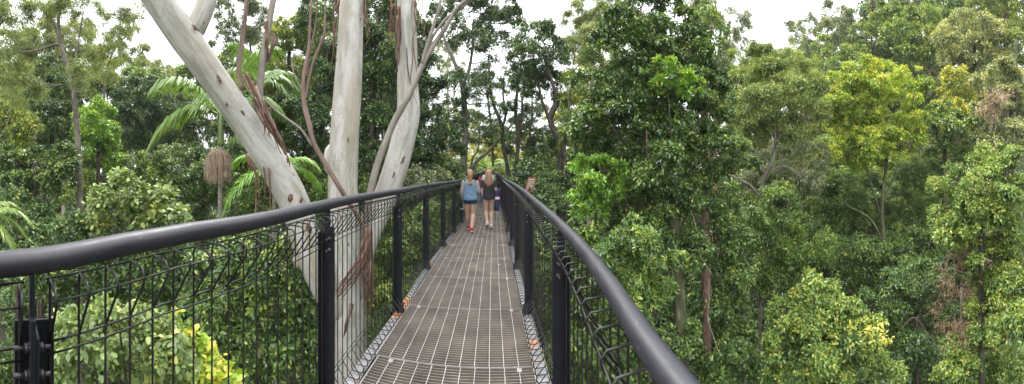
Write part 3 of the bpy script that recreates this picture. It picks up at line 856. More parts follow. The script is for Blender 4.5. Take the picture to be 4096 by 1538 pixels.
palm('edge_palm', 'palm reaching in with yellow-green fronds at far left above the railing', -55, 560, 7.5,
     [(1, -.1, .32, 1.55, .40), (1, .15, .05, 1.6, .58), (.9, -.5, -.2, 1.5, .8), (.8, .5, .5, 1.5, .4), (-.9, 0, .4, 1.6, .5), (-.3, .8, .4, 1.5, .5), (-.4, -.8, .3, 1.5, .6)], 12, False, 11, 'palm', .6, .58)
palm('cycad_palm', 'upright pale-green fern palm behind the curve of the right railing', 1505, 575, 8.5,
     [(0, .3, 1.4, 1.15, .2), (-.5, .2, 1.2, 1.0, .35), (.5, .2, 1.2, 1.0, .4), (-.9, -.1, .7, 1.0, .5), (.9, -.1, .6, 1.0, .6), (.2, -.6, .8, .9, .6)], 8, False, 13, 'palm', .5, .45, n=40)
palm('tree_fern', 'bright tree fern fronds beyond the far end of the walkway, above the walkers', 1228, 425, 27,
     [(-1, 0, .3, 3.0, .45), (1, .1, .3, 3.2, .45), (-.7, -.6, .5, 2.6, .5), (.6, -.6, .5, 2.8, .5), (.1, -.9, .4, 2.6, .6), (0, .7, .8, 2.5, .4), (-.2, .2, 1.2, 2.0, .4)], 8, False, 17, 'lime', .5, .55, n=30)
palm('tree_fern', 'second tree fern, lower and right of the far end of the walkway', 1268, 436, 21,
     [(-1, 0, .4, 1.9, .5), (1, .1, .3, 2.1, .5), (-.6, -.7, .4, 1.8, .5), (.7, -.5, .5, 2.0, .5), (0, .7, .8, 1.8, .4)], 7, False, 19, 'lime', .5, .5, n=30)
palm('bangalow_palm', 'pale small palm low among vines right of the reddish trunk', 1875, 560, 11,
     [(-1, 0, .3, 1.2, .5), (1, .1, .4, 1.2, .55), (-.6, -.7, .4, 1.1, .5), (.7, -.5, .5, 1.1, .5), (0, .7, .8, 1.0, .4)], 7, True, 29, 'palm', .55, .45, n=34)
# ------------------------------------------------------------------ trees and shrubs, each on its own
P = plant
# --- left bank
P('slender_tree', 'slender grey-trunked tree with drooping fine olive foliage at far left', 'tree', 11,
  [(85, 45, 58, 52), (25, 70, 45, 60), (28, 200, 44, 58), (62, 215, 38, 40), (258, 175, 42, 48), (220, 195, 34, 36), (222, 45, 48, 42), (300, 60, 40, 36), (120, 10, 50, 30), (335, 40, 26, 30)],
  'olive', 'feather', .13, 1.5, trunks=[[(206, 760, 15), (203, 560, 14), (200, 420, 13), (192, 300, 14), (182, 205, 14), (160, 140, 12), (150, 100, 10), (147, 40, 8), (152, -30, 6)],
  [(158, 130, 8), (146, 112, 8), (120, 118, 7), (85, 128, 6), (48, 132, 4)], [(150, 100, 6), (135, 60, 5), (110, 30, 4), (100, 0, 3)], [(185, 215, 5), (190, 150, 4), (200, 90, 4), (210, 30, 3)]], bark=B_GREY, gap=.12, tone=.56, tips=.2)
P('vine_tower', 'dark vine-smothered tree tower just left of the slender grey trunk', 'tree', 17,
  [(128, 195, 52, 40), (120, 250, 62, 50), (125, 310, 66, 50), (110, 355, 60, 40), (165, 235, 34, 40)], 'dark', 'vine', .15, 2.7, tone=.38, tips=.28)
P('vine_mound', 'bright green rounded vine mound just right of the slender grey trunk', 'shrub', 14,
  [(245, 300, 42, 40), (255, 350, 50, 45), (225, 330, 30, 50), (265, 390, 42, 40)], 'fresh', 'vine', .14, 2.8, tone=.5, tips=.4)
P('vine_tree', 'broad dark vine-covered tree between the bright mound and the palm', 'tree', 22,
  [(325, 250, 46, 48), (395, 245, 52, 48), (360, 310, 70, 60), (430, 290, 42, 60), (310, 340, 40, 60), (400, 370, 66, 50)], 'dark', 'vine', .19, 2.7, tone=.34, tips=.12)
P('vine_bush', 'yellow-tipped vine bush at the left frame edge below the drooping foliage', 'shrub', 13,
  [(20, 310, 52, 42), (30, 360, 50, 40), (70, 340, 40, 40)], 'yellow', 'vine', .13, 2.6, tone=.40, tips=.3)
P('laurel_bush', 'dark laurel bush low at far left, below the yellow-tipped vine', 'shrub', 11,
  [(40, 420, 70, 45), (110, 440, 70, 45), (165, 410, 45, 40), (30, 480, 60, 40)], 'dark', 'broad', .13, 2.7, tone=.45, tips=.25)
P('lilly_pilly', 'mid-green leafy tree behind the base of the slender grey trunk', 'tree', 16,
  [(250, 445, 60, 32), (330, 425, 66, 34), (390, 440, 40, 34), (190, 490, 60, 40)], 'mid', 'vine', .16, 2.6, tone=.48, tips=.3)
P('broadleaf_shrub', 'pale broad-leaved shrub rising just above the left handrail', 'shrub', 7.5,
  [(320, 490, 56, 40), (385, 515, 60, 42), (275, 520, 50, 36), (340, 540, 95, 36), (425, 545, 50, 30), (250, 560, 50, 30)], 'pale', 'broad', .135, 2.1, tone=.42, tips=.2, tw=.04)
P('glossy_tree', 'dark glossy-leaved tree between the palm trunk and the leaning limb', 'tree', 14,
  [(450, 400, 48, 40), (440, 470, 56, 46), (510, 460, 46, 50), (590, 420, 60, 60), (600, 500, 60, 50), (500, 520, 70, 36)], 'dark', 'vine', .14, 2.6, tone=.5, tips=.2)
P('ridge_gum', 'pale yellowish gum on the far ridge, left of the leaning limb', 'tree', 42,
  [(320, 165, 42, 30), (385, 185, 50, 28), (270, 190, 40, 40), (430, 205, 34, 22)], 'olive', 'gum', .42, 1.9, tone=.6, tips=.3, gap=.1)
P('ridge_gum', 'thin leafy gum high behind the slender tree, its branches against white sky', 'tree', 30,
  [(300, 95, 26, 30), (330, 70, 20, 18), (290, 140, 34, 24), (350, 130, 30, 18), (250, 110, 34, 40)], 'olive', 'gum', .32, 1.5, trunks=[[(262, 240, 7), (268, 180, 6), (290, 120, 5), (325, 85, 3), (345, 70, 2)]], bark=B_GREY, tone=.5, gap=.2)
P('forest_gum', 'large pale olive gum behind the drooping foliage at far left', 'tree', 27,
  [(30, 140, 70, 60), (110, 120, 60, 60), (180, 110, 60, 50), (60, 240, 70, 50), (190, 170, 60, 50)], 'olive', 'gum', .3, 2.1, trunks=[[(160, 330, 9), (150, 260, 8), (165, 200, 7), (200, 150, 5)], [(150, 260, 6), (120, 215, 5), (95, 185, 4)]], bark=B_PALE, tone=.6, tips=.25)
P('shadow_tree', 'dark tree under the left edge canopy, behind the left railing', 'tree', 9,
  [(90, 560, 80, 50), (170, 590, 70, 50), (20, 620, 70, 60)], 'dark', 'vine', .11, 2.3, tone=.42, tips=.2)
P('hedge_shrub', 'dark leafy shrub behind the left mesh fence, below the broad-leaved shrub', 'shrub', 8,
  [(110, 690, 110, 60), (220, 680, 90, 60), (320, 650, 80, 50), (410, 620, 70, 50), (340, 730, 90, 50)], 'dark', 'vine', .10, 2.4, tone=.42, tips=.15)
P('near_shrub', 'pale yellow-green broad-leaved shrub close below the left mesh fence', 'shrub', 3.3,
  [(230, 830, 75, 48), (300, 800, 70, 40), (350, 860, 90, 60), (210, 920, 90, 60), (390, 925, 90, 60), (440, 880, 50, 50), (170, 870, 60, 50)], 'pale', 'broad', .078, 2.1, tone=.40, tips=.22, tw=.02, depth=.6)
P('yellow_shrub', 'small bright yellow-leaved shrub at the bottom, left of the first fence post', 'shrub', 3.6,
  [(500, 930, 60, 40), (470, 890, 36, 44), (545, 955, 50, 30), (425, 850, 30, 40)], 'lime', 'broad', .10, 1.8, tone=.62, tips=.4, tw=.015, depth=.6)
P('ivy_bank', 'tall dark glossy-leaved vine bank behind the left mesh fence', 'vine', 6.5,
  [(540, 690, 70, 55), (630, 660, 80, 55), (720, 650, 60, 60), (570, 780, 90, 60), (680, 760, 95, 65), (770, 740, 60, 80), (760, 850, 80, 75), (620, 870, 95, 65), (520, 870, 70, 55), (720, 940, 100, 50), (850, 900, 60, 70)], 'dark', 'vine', .105, 2.5, tone=.52, tips=.22, tw=.05, depth=.6)
# --- between the limbs
P('layered_tree', 'tall dark tree with layered crown against the sky, right of the fork limb', 'tree', 22,
  [(600, 18, 46, 22), (575, 62, 34, 16), (640, 45, 40, 30), (560, 112, 32, 20), (610, 100, 40, 20), (660, 95, 44, 34)], 'grey', 'vine', .20, 2.4, trunks=[[(640, 300, 9), (636, 200, 8), (630, 120, 6), (615, 50, 4)], [(632, 140, 5), (590, 115, 3), (570, 110, 2)]], tone=.38, tips=.1)
P('golden_tree', 'yellow-green leafy tree between the leaning limb and the central trunk', 'tree', 19,
  [(690, 110, 46, 40), (745, 150, 56, 46), (700, 200, 60, 46), (770, 205, 50, 50), (790, 100, 46, 46), (660, 160, 40, 40), (735, 70, 34, 24)], 'yellow', 'vine', .18, 2.6, tone=.46, tips=.35)
P('ivy_tower', 'dark ivy-clad tree immediately left of the central pale trunk', 'tree', 13,
  [(810, 90, 42, 90), (805, 220, 44, 80), (760, 320, 70, 60), (800, 390, 56, 60), (710, 350, 60, 60), (720, 280, 50, 44)], 'dark', 'vine', .115, 2.9, tone=.32, tips=.10)
P('understorey_tree', 'low dark leafy tree behind the young palm', 'tree', 12,
  [(700, 465, 70, 46), (780, 470, 56, 50), (650, 520, 60, 46), (760, 530, 70, 40)], 'mid', 'vine', .12, 2.4, tone=.42, tips=.18)
P('tall_rainforest_tree', 'tall dark rainforest tree between the central and right pale trunks', 'tree', 13,
  [(955, 40, 56, 56), (930, 130, 56, 66), (985, 150, 46, 60), (945, 240, 54, 70), (950, 340, 56, 70), (925, 420, 54, 56), (990, 60, 40, 60)], 'dark', 'vine', .125, 2.7, trunks=[[(935, 700, 14), (935, 400, 13), (940, 200, 11), (950, 40, 7)], [(962, 600, 8), (964, 400, 7), (958, 250, 6), (970, 100, 4)]], tone=.36, tips=.15)
P('dark_wattle', 'dark dense tree immediately right of the right pale trunk', 'tree', 14.5,
  [(1075, 250, 44, 50), (1085, 330, 52, 56), (1110, 395, 56, 44), (1050, 400, 54, 56), (1060, 160, 36, 44), (1130, 330, 30, 40), (1040, 90, 40, 60)], 'dark', 'vine', .13, 2.5, trunks=[[(1050, 600, 9), (1052, 380, 8), (1056, 200, 5)], [(1080, 600, 5), (1083, 380, 4), (1090, 260, 3)]], tone=.30, tips=.08)
P('ivy_mound', 'rounded ivy-leaved shrub behind the left handrail, right of the pale trunks', 'shrub', 10,
  [(1062, 445, 38, 30), (1040, 470, 40, 30), (1095, 462, 36, 24), (1030, 500, 46, 30)], 'grey', 'vine', .11, 2.6, tone=.38, tips=.1)
P('rail_shrub', 'feathery mid-green shrub behind the left handrail near the girl in denim', 'shrub', 15,
  [(1120, 440, 36, 26), (1150, 452, 28, 20), (1100, 475, 50, 30)], 'mid', 'fine', .13, 2.3, tone=.46, tips=.2)
P('fence_vine', 'leafy green vine bank behind the mesh fence right of the bark-hung trunk', 'vine', 8,
  [(960, 590, 66, 56), (1010, 680, 70, 70), (950, 760, 60, 60), (1050, 620, 56, 56), (1070, 560, 56, 44), (980, 860, 70, 60), (930, 930, 60, 50), (900, 690, 50, 60)], 'mid', 'vine', .105, 2.6, tone=.5, tips=.2, tw=.05)
P('fence_shrub', 'shrub behind the mesh fence beside the girl in the denim vest', 'shrub', 12.5,
  [(1100, 540, 50, 46), (1070, 510, 46, 36), (1140, 510, 30, 40)], 'mid', 'vine', .12, 2.4, tone=.46, tips=.15)
# --- ahead
P('canopy_tree', 'tall forked dark tree standing left of the far end of the walkway', 'tree', 18,
  [(1175, 28, 66, 36), (1105, 30, 46, 44), (1230, 80, 54, 40), (1280, 60, 44, 40), (1255, 20, 56, 34), (1120, 90, 40, 30), (1190, 100, 44, 30), (1240, 130, 46, 28), (1165, 205, 36, 30), (1200, 240, 34, 34), (1140, 285, 30, 36)], 'dark', 'vine', .17, 1.75,
  trunks=[[(1168, 480, 18), (1166, 420, 17), (1170, 350, 16), (1168, 270, 15), (1160, 205, 12), (1140, 150, 9), (1118, 100, 7), (1105, 50, 5)], [(1163, 215, 9), (1178, 180, 9), (1188, 120, 7), (1190, 50, 5)], [(1178, 442, 11), (1200, 405, 9), (1225, 385, 8), (1252, 358, 6), (1290, 310, 4)], [(1182, 432, 6), (1190, 395, 5), (1202, 375, 4), (1208, 300, 3)]], bark=B_GREY, tone=.36, tips=.12, gap=.22, dD=0)
P('dome_tree', 'dark dome-crowned tree with a crooked black trunk against white sky', 'tree', 13.5,
  [(1335, 100, 44, 32), (1370, 110, 44, 36), (1395, 150, 36, 40), (1330, 150, 46, 34), (1375, 190, 42, 36), (1310, 185, 36, 30), (1400, 215, 26, 32), (1350, 225, 30, 24)], 'dark', 'vine', .135, 2.2,
  trunks=[[(1406, 520, 17), (1406, 441, 17), (1411, 385, 16), (1404, 350, 15), (1388, 320, 15), (1385, 290, 15), (1402, 256, 16), (1396, 232, 10), (1380, 180, 8), (1360, 120, 5)], [(1380, 300, 8), (1362, 250, 7), (1352, 200, 6), (1340, 140, 4)]], tone=.36, tips=.12)
P('spindly_tree', 'spindly dark tree with sparse leaf clumps above the far walkway', 'tree', 17,
  [(1245, 275, 24, 22), (1230, 320, 22, 24), (1265, 335, 26, 24), (1285, 285, 20, 20), (1240, 205, 26, 24), (1275, 390, 24, 26), (1215, 355, 20, 20)], 'dark', 'vine', .15, 1.7,
  trunks=[[(1284, 480, 11), (1282, 455, 11), (1272, 400, 10), (1264, 350, 10), (1262, 318, 10), (1250, 285, 8), (1239, 257, 8), (1232, 209, 6), (1228, 140, 4)], [(1263, 322, 7), (1272, 285, 6), (1265, 240, 5), (1268, 180, 3)], [(1250, 285, 4), (1232, 290, 3), (1212, 305, 2)]], tone=.34, gap=.2, limbs=False)
P('spindly_tree', 'twin-stemmed dark tree right of the far walkway, before the dome-crowned tree', 'tree', 16.5,
  [(1330, 300, 30, 30), (1322, 350, 30, 34), (1345, 390, 36, 34), (1300, 250, 22, 24), (1370, 345, 24, 34), (1325, 430, 36, 26), (1360, 440, 36, 26), (1315, 215, 24, 20)], 'dark', 'vine', .145, 1.9,
  trunks=[[(1292, 480, 11), (1294, 458, 11), (1300, 400, 10), (1304, 345, 10), (1298, 295, 9), (1296, 274, 9), (1302, 220, 7), (1310, 160, 4)], [(1300, 360, 6), (1312, 300, 6), (1314, 240, 5), (1330, 180, 3)], [(1304, 330, 4), (1330, 315, 3), (1352, 290, 3)]], tone=.34, gap=.2, limbs=False)
P('sapling', 'thin leaning sapling with yellowing leaves beside the crooked black trunk', 'tree', 12.5,
  [(1425, 250, 24, 36), (1432, 310, 26, 36), (1440, 200, 26, 34), (1445, 370, 30, 32)], 'yellow', 'vine', .13, 1.7, trunks=[[(1420, 500, 8), (1422, 420, 7), (1420, 350, 6), (1428, 290, 6), (1436, 220, 5), (1442, 150, 3)], [(1423, 430, 5), (1440, 395, 4), (1450, 350, 3)]], tone=.46, gap=.15)
P('lacy_tree', 'lacy thin-leaved tree filling the gaps behind the spindly stems with flecks of sky', 'tree', 21,
  [(1215, 190, 34, 34), (1195, 290, 30, 36), (1300, 180, 30, 30), (1255, 240, 34, 34), (1290, 330, 30, 34), (1215, 350, 30, 30), (1340, 270, 26, 34), (1140, 200, 24, 26), (1105, 260, 24, 30), (1150, 340, 26, 34), (1385, 280, 24, 30)], 'dark', 'gum', .2, 1.0, trunks=[[(1240, 470, 6), (1238, 350, 6), (1228, 260, 5), (1222, 180, 3)], [(1334, 470, 5), (1332, 360, 5), (1338, 260, 4), (1330, 180, 3)]], tone=.40, gap=.15, limbs=True)
P('far_gum', 'pale thin-trunked gum far beyond the walkway, seen through the gaps left of the forked tree', 'tree', 32,
  [(1120, 120, 34, 24), (1135, 170, 26, 20), (1100, 160, 24, 18)], 'olive', 'gum', .3, 1.3, trunks=[[(1128, 420, 7), (1127, 250, 6), (1124, 200, 5), (1128, 120, 3)], [(1126, 225, 4), (1112, 200, 3), (1104, 165, 2)]], bark=B_PALE, tone=.55, gap=.25)
P('gold_shrub', 'sunny yellow-green bush beyond the far end of the walkway', 'shrub', 30,
  [(1190, 395, 34, 24), (1230, 385, 34, 26), (1165, 410, 30, 24), (1212, 365, 26, 18), (1270, 405, 36, 24), (1320, 420, 44, 24)], 'yellow', 'fine', .3, 2.0, tone=.66, tips=.5)
P('far_tree', 'hazy light green tree far behind the spindly stems', 'tree', 44,
  [(1215, 320, 26, 16), (1262, 345, 36, 18), (1310, 350, 34, 18), (1360, 370, 40, 24), (1160, 360, 40, 22), (1110, 375, 40, 30), (1410, 360, 40, 40), (1240, 370, 50, 20), (1130, 310, 30, 30), (1190, 300, 30, 20)], 'olive', 'vine', .42, 2.1, tone=.62, tips=.2)
P('gold_leaf_tree', 'small tree with orange-yellow autumn leaves right of the far walkway', 'tree', 24,
  [(1325, 345, 18, 16), (1392, 300, 18, 18), (1435, 330, 18, 20), (1250, 380, 16, 10), (1300, 390, 16, 12)], 'yellow', 'vine', .24, 1.2, tone=.95, tips=.2, gap=.2)
P('sign_shrub', 'dark shrub standing behind the red sign panel', 'shrub', 12,
  [(1340, 470, 44, 30), (1390, 470, 46, 40), (1300, 470, 30, 24), (1370, 520, 50, 40), (1330, 430, 30, 24)], 'dark', 'vine', .12, 2.4, tone=.42, tips=.12)
# --- right of the walkway
P('rainforest_tree', 'huge dark glossy rainforest tree rising close to the right railing', 'tree', 8.2,
  [(1640, 25, 60, 50), (1590, 75, 64, 46), (1690, 90, 70, 56), (1745, 130, 44, 56), (1560, 140, 70, 50), (1640, 165, 70, 50), (1545, 215, 76, 56), (1640, 250, 84, 60), (1730, 215, 70, 66), (1790, 235, 48, 46),
   (1530, 300, 76, 50), (1620, 335, 84, 60), (1715, 330, 80, 66), (1790, 320, 54, 50), (1570, 400, 84, 56), (1660, 420, 84, 60), (1750, 415, 70, 56), (1825, 370, 44, 40), (1860, 410, 36, 26), (1550, 470, 70, 50), (1640, 500, 70, 46), (1590, 540, 60, 50), (1680, 580, 60, 50), (1760, 500, 50, 50), (1500, 400, 50, 50), (1490, 330, 44, 44), (1650, 660, 50, 50), (1740, 640, 40, 50)],
  'dark', 'vine', .088, 3.0, trunks=[[(1720, 1100, 36), (1716, 960, 34), (1713, 850, 34), (1704, 720, 32), (1694, 600, 30), (1692, 480, 26), (1680, 300, 20), (1650, 100, 12)], [(1694, 600, 18), (1728, 520, 15), (1740, 420, 12), (1760, 300, 8)]], bark=B_MOSS, tone=.46, tips=.16, dD=0)
P('bright_sprig', 'fresh bright green leafy spray hanging in front of the huge dark tree', 'vine', 7.2,
  [(1655, 175, 36, 26), (1700, 205, 50, 26), (1670, 225, 40, 20), (1745, 220, 30, 22)], 'fresh', 'whorl', .11, 1.0, tone=.54, tips=.4, depth=.4, gap=.25, trunks=[[(1700, 520, 3, 7.7), (1690, 380, 3, 7.3), (1680, 230, 2, 7.2)]])
P('bright_bush', 'bright green leafy bush above the right handrail, left of the huge dark tree', 'shrub', 7.0,
  [(1490, 430, 40, 36), (1465, 470, 36, 34), (1510, 480, 44, 40), (1530, 430, 36, 34), (1480, 520, 40, 34)], 'fresh', 'whorl', .10, 1.9, tone=.44, tips=.35, tw=.03)
P('whorled_shrub', 'glossy shrub with star-like leaf whorls just beyond the right handrail', 'shrub', 5.4,
  [(1590, 600, 64, 44), (1640, 640, 60, 50), (1560, 660, 56, 46), (1610, 700, 66, 50), (1660, 720, 50, 46), (1590, 760, 56, 44)], 'mid', 'whorl', .10, 2.3, tone=.40, tips=.22, tw=.025)
P('vine_curtain', 'tangled dark vine curtain right of the mossy trunk', 'vine', 10,
  [(1800, 480, 46, 50), (1840, 560, 54, 60), (1770, 560, 44, 60), (1800, 650, 60, 60), (1855, 660, 44, 60), (1770, 750, 60, 60), (1830, 760, 50, 50), (1760, 850, 60, 60), (1830, 870, 60, 60), (1760, 940, 70, 40)], 'dark', 'vine', .11, 2.1, tone=.5, tips=.2, gap=.12)
P('red_trunk_tree', 'smooth reddish-brown trunk showing through the vines right of the mossy trunk', 'tree', 9.3,
  [(1790, 60, 40, 40), (1770, 130, 40, 40)], 'mid', 'vine', .11, 1.0, trunks=[[(1778, 900, 22), (1776, 660, 22), (1773, 560, 22), (1775, 450, 21), (1772, 300, 18), (1780, 150, 12), (1790, 60, 7)]], bark=B_RED, limbs=False)
P('low_thicket', 'deep green thicket low beyond the right railing at the bottom', 'shrub', 8,
  [(1690, 830, 60, 60), (1640, 880, 70, 60), (1700, 940, 80, 50), (1590, 840, 50, 50), (1850, 930, 70, 50)], 'dark', 'vine', .10, 2.4, tone=.45, tips=.15)
P('fence_thicket', 'dark thicket seen through the bars of the right railing', 'shrub', 7,
  [(1390, 640, 50, 70), (1430, 740, 60, 80), (1470, 640, 60, 60), (1490, 840, 70, 80), (1440, 900, 60, 70), (1550, 930, 60, 60), (1520, 720, 50, 60)], 'mid', 'vine', .10, 2.3, tone=.42, tips=.15)
P('airy_gum', 'airy pale-leaved gum behind the left shoulder of the huge dark tree', 'tree', 19,
  [(1480, 40, 44, 34), (1450, 75, 34, 34), (1495, 100, 46, 40), (1455, 140, 38, 40), (1490, 185, 46, 44), (1445, 215, 34, 40), (1540, 20, 50, 30), (1460, 290, 40, 46), (1430, 120, 22, 30)], 'olive', 'gum', .2, 1.9, trunks=[[(1480, 500, 9), (1482, 300, 8), (1490, 180, 7), (1510, 80, 5), (1500, 0, 4)], [(1500, 110, 4), (1545, 60, 4), (1530, -10, 3)]], bark=B_PALE, tone=.55, tips=.3, gap=.12)
P('airy_gum', 'airy gum with pinkish stems behind the right shoulder of the huge dark tree', 'tree', 18,
  [(1800, 20, 46, 30), (1840, 55, 40, 34), (1780, 70, 40, 40), (1850, 110, 30, 26), (1800, 125, 44, 34), (1760, 20, 36, 30)], 'grey', 'gum', .2, 1.5, trunks=[[(1800, 420, 9), (1802, 250, 9), (1806, 150, 8), (1812, 80, 6), (1800, 20, 5), (1796, -40, 4)], [(1806, 150, 6), (1828, 90, 4), (1838, 50, 3)], [(1804, 170, 5), (1780, 80, 4), (1772, 0, 3)]], bark=B_RED, tone=.55, tips=.2, gap=.2)
P('twisted_tree', 'light feathery tree with twisted pinkish branches, left of the lime tree', 'tree', 13,
  [(1890, 155, 56, 34), (1960, 165, 60, 36), (2025, 205, 46, 40), (1910, 215, 66, 40), (1980, 245, 64, 44), (1900, 275, 50, 40), (2030, 290, 44, 40), (1960, 320, 56, 40), (1890, 345, 40, 40)], 'pale', 'fine', .13, 2.4,
  trunks=[[(1912, 660, 9), (1915, 610, 10), (1921, 540, 11), (1912, 490, 10), (1925, 440, 9), (1948, 390, 7), (1950, 300, 6), (1975, 230, 4)], [(1918, 505, 7), (1890, 470, 6), (1860, 452, 5), (1832, 440, 4)], [(1925, 440, 7), (1900, 380, 6), (1880, 330, 5), (1835, 300, 5), (1828, 306, 4)], [(1880, 325, 5), (1920, 300, 5), (1950, 270, 4), (1990, 262, 3)], [(1930, 430, 5), (1975, 420, 5), (2010, 440, 4), (2040, 430, 3)], [(1920, 520, 5), (1945, 500, 4), (1960, 470, 3)]], bark=B_GREY, tone=.5, tips=.3, limbs=False)
P('grey_leaf_tree', 'grey-green low crown under the twisted branches', 'tree', 15,
  [(1920, 395, 50, 34), (1985, 385, 50, 36), (2040, 400, 40, 36), (1960, 440, 60, 34), (2030, 455, 44, 34), (1890, 455, 36, 36)], 'grey', 'gum', .14, 2.2, tone=.52, tips=.15)
P('lime_tree', 'bright lime-crowned tree with a mossy forked trunk in the gully', 'tree', 15.5,
  [(2118, 205, 44, 30), (2175, 185, 46, 28), (2235, 185, 50, 26), (2290, 205, 42, 30), (2200, 225, 56, 32), (2140, 250, 54, 32), (2265, 250, 54, 34), (2100, 285, 34, 28), (2190, 290, 56, 34), (2290, 300, 40, 30), (2240, 320, 50, 32), (2130, 325, 46, 34), (2185, 360, 56, 34), (2120, 390, 54, 34), (2180, 410, 44, 28), (2255, 370, 44, 32), (2290, 345, 36, 26)], 'lime', 'vine', .15, 2.5,
  trunks=[[(2226, 760, 13), (2226, 690, 12), (2222, 600, 12), (2217, 540, 11), (2222, 470, 9), (2230, 400, 8), (2222, 330, 6), (2190, 270, 4)], [(2222, 610, 8), (2195, 560, 7), (2165, 535, 6), (2135, 520, 4), (2110, 490, 3)], [(2220, 500, 6), (2250, 440, 5), (2262, 380, 4), (2275, 310, 3)], [(2218, 545, 6), (2195, 480, 5), (2180, 420, 4), (2160, 360, 3)]], bark=B_MOSS, tone=.46, tips=.55, gap=.05)
P('gully_tree', 'dark leafy tree in the gully under the lime tree', 'tree', 19,
  [(2060, 480, 60, 46), (2140, 470, 60, 46), (2300, 450, 56, 50), (2330, 530, 56, 50), (2270, 520, 46, 50), (2130, 560, 70, 46), (2060, 560, 60, 50), (2180, 530, 50, 50)], 'mid', 'fine', .17, 2.6, tone=.42, tips=.15)
P('gully_tree', 'grey-green gully tree left of the mossy forked trunk', 'tree', 11.8,
  [(1960, 520, 46, 46), (1910, 590, 46, 50), (1960, 620, 56, 56), (2030, 620, 54, 46), (1900, 680, 46, 50), (1980, 700, 50, 46)], 'mid', 'fine', .125, 2.5, tone=.46, tips=.15)
P('gully_shrub', 'blue-green shrub at the foot of the mossy forked trunk', 'shrub', 15,
  [(2100, 640, 56, 40), (2170, 640, 50, 44), (2270, 620, 50, 46), (2320, 620, 46, 46), (2180, 700, 56, 40), (2250, 690, 56, 44)], 'mid', 'vine', .14, 2.5, tone=.42, tips=.15)
P('hollow_shrub', 'dark shrub in the hollow left of the yellow-edged vine wall', 'shrub', 11.5,
  [(2300, 720, 60, 50), (2240, 750, 60, 50), (2330, 790, 56, 56), (2290, 870, 70, 60), (2270, 940, 80, 44), (2350, 700, 46, 50), (2340, 930, 50, 44)], 'dark', 'vine', .12, 2.2, tone=.42, tips=.12)
P('bright_gully_bush', 'bright yellow-tipped bush rising low in front of the gully', 'shrub', 7.6,
  [(2045, 715, 30, 26), (2050, 760, 50, 38), (1995, 800, 50, 40), (2070, 820, 70, 46), (2130, 800, 44, 36), (2010, 870, 74, 50), (2100, 890, 90, 56), (2170, 860, 50, 40), (2040, 945, 100, 44), (2170, 940, 70, 44)], 'mid', 'vine', .09, 2.8, tone=.52, tips=.3, clumpy=.8)
P('spray_vine', 'arching vine spray with yellow leaves beside the low bright bush', 'vine', 7.0,
  [(2165, 835, 22, 12), (2205, 822, 14, 10), (2225, 870, 14, 16), (2190, 850, 20, 12)], 'yellow', 'vine', .10, 1.3, tone=.72, tips=.4, depth=.3, trunks=[[(2120, 900, 3), (2170, 840, 2.5), (2200, 820, 2)], [(2160, 845, 2), (2205, 850, 2), (2226, 885, 1.5)]])
P('vine_wall', 'tall wall of vine with yellow-edged leaves at the right edge', 'vine', 9,
  [(2440, 425, 56, 34), (2500, 405, 56, 36), (2545, 430, 50, 50), (2400, 470, 46, 44), (2470, 490, 70, 50), (2540, 520, 56, 56), (2400, 545, 54, 46), (2470, 570, 70, 56), (2545, 620, 50, 66), (2490, 660, 66, 56), (2395, 600, 44, 40), (2530, 730, 60, 66), (2480, 760, 44, 56), (2545, 840, 50, 70), (2490, 860, 60, 60), (2440, 920, 66, 50), (2400, 930, 40, 40), (2540, 940, 50, 50)], 'mid', 'vine', .092, 2.9, tone=.54, tips=.35, clumpy=.7, trunks=[[(2470, 1000, 14), (2465, 800, 13), (2470, 600, 10), (2480, 450, 7)]])
P('dead_vine', 'brown leafless vine tangle in the hollow of the vine wall', 'vine', 9.6,
  [(2420, 700, 40, 60), (2400, 790, 44, 56), (2440, 640, 40, 40), (2420, 860, 40, 44)], 'straw', 'feather', .12, .5, tone=.12, tips=.1, bark=B_TWIG)
# --- hillside on the right
H = 'hillside trees on the right slope'
P('hill_tree', 'dark tree cluster on the skyline, topmost left of the right slope', 'tree', 44,
  [(2000, 87, 26, 24), (2035, 67, 30, 24), (2020, 122, 36, 26), (2000, 147, 26, 22), (2050, 147, 30, 22)], 'grey', 'vine', .44, 2.4, tone=0.52, tips=0.30, group=H)
P('hill_tree', 'open-branched grey tree poking above the skyline on the right slope', 'tree', 42,
  [(2085, 37, 28, 22), (2070, 77, 22, 22), (2105, 72, 26, 30), (2120, 42, 20, 20), (2090, 122, 30, 30)], 'grey', 'vine', .40, 1.6, trunks=[[(2088, 260, 6), (2086, 170, 5), (2080, 110, 4), (2085, 50, 3)]], tone=0.48, gap=.2, group=H)
P('hill_tree', 'conical green tree in front of the skyline cluster, above the lime tree', 'tree', 36,
  [(2070, 122, 18, 24), (2068, 162, 28, 28), (2105, 172, 30, 26), (2035, 182, 34, 24), (2140, 152, 34, 30)], 'mid', 'vine', .38, 2.5, tone=0.60, tips=0.35, group=H)
P('hill_tree', 'dense rounded tree high on the right slope above the lime crown', 'tree', 38,
  [(2170, 95, 36, 28), (2215, 75, 40, 30), (2200, 130, 46, 32), (2160, 150, 34, 30), (2250, 130, 40, 30)], 'mid', 'vine', .4, 2.6, tone=0.58, tips=0.35, group=H)
P('hill_tree', 'dark drooping vine-hung tree in the middle of the right slope', 'tree', 32,
  [(2270, 75, 40, 34), (2310, 110, 40, 36), (2290, 150, 46, 34), (2335, 60, 34, 36), (2240, 40, 44, 30), (2320, 190, 30, 40)], 'mid', 'vine', .34, 2.5, tone=0.54, tips=0.35, group=H)
P('hill_tree', 'pale-topped tree at the top edge of the right slope', 'tree', 40,
  [(2280, 10, 46, 26), (2340, 5, 44, 30), (2400, 20, 50, 34), (2220, 15, 34, 24)], 'grey', 'vine', .42, 2.4, tone=0.60, tips=0.40, group=H)
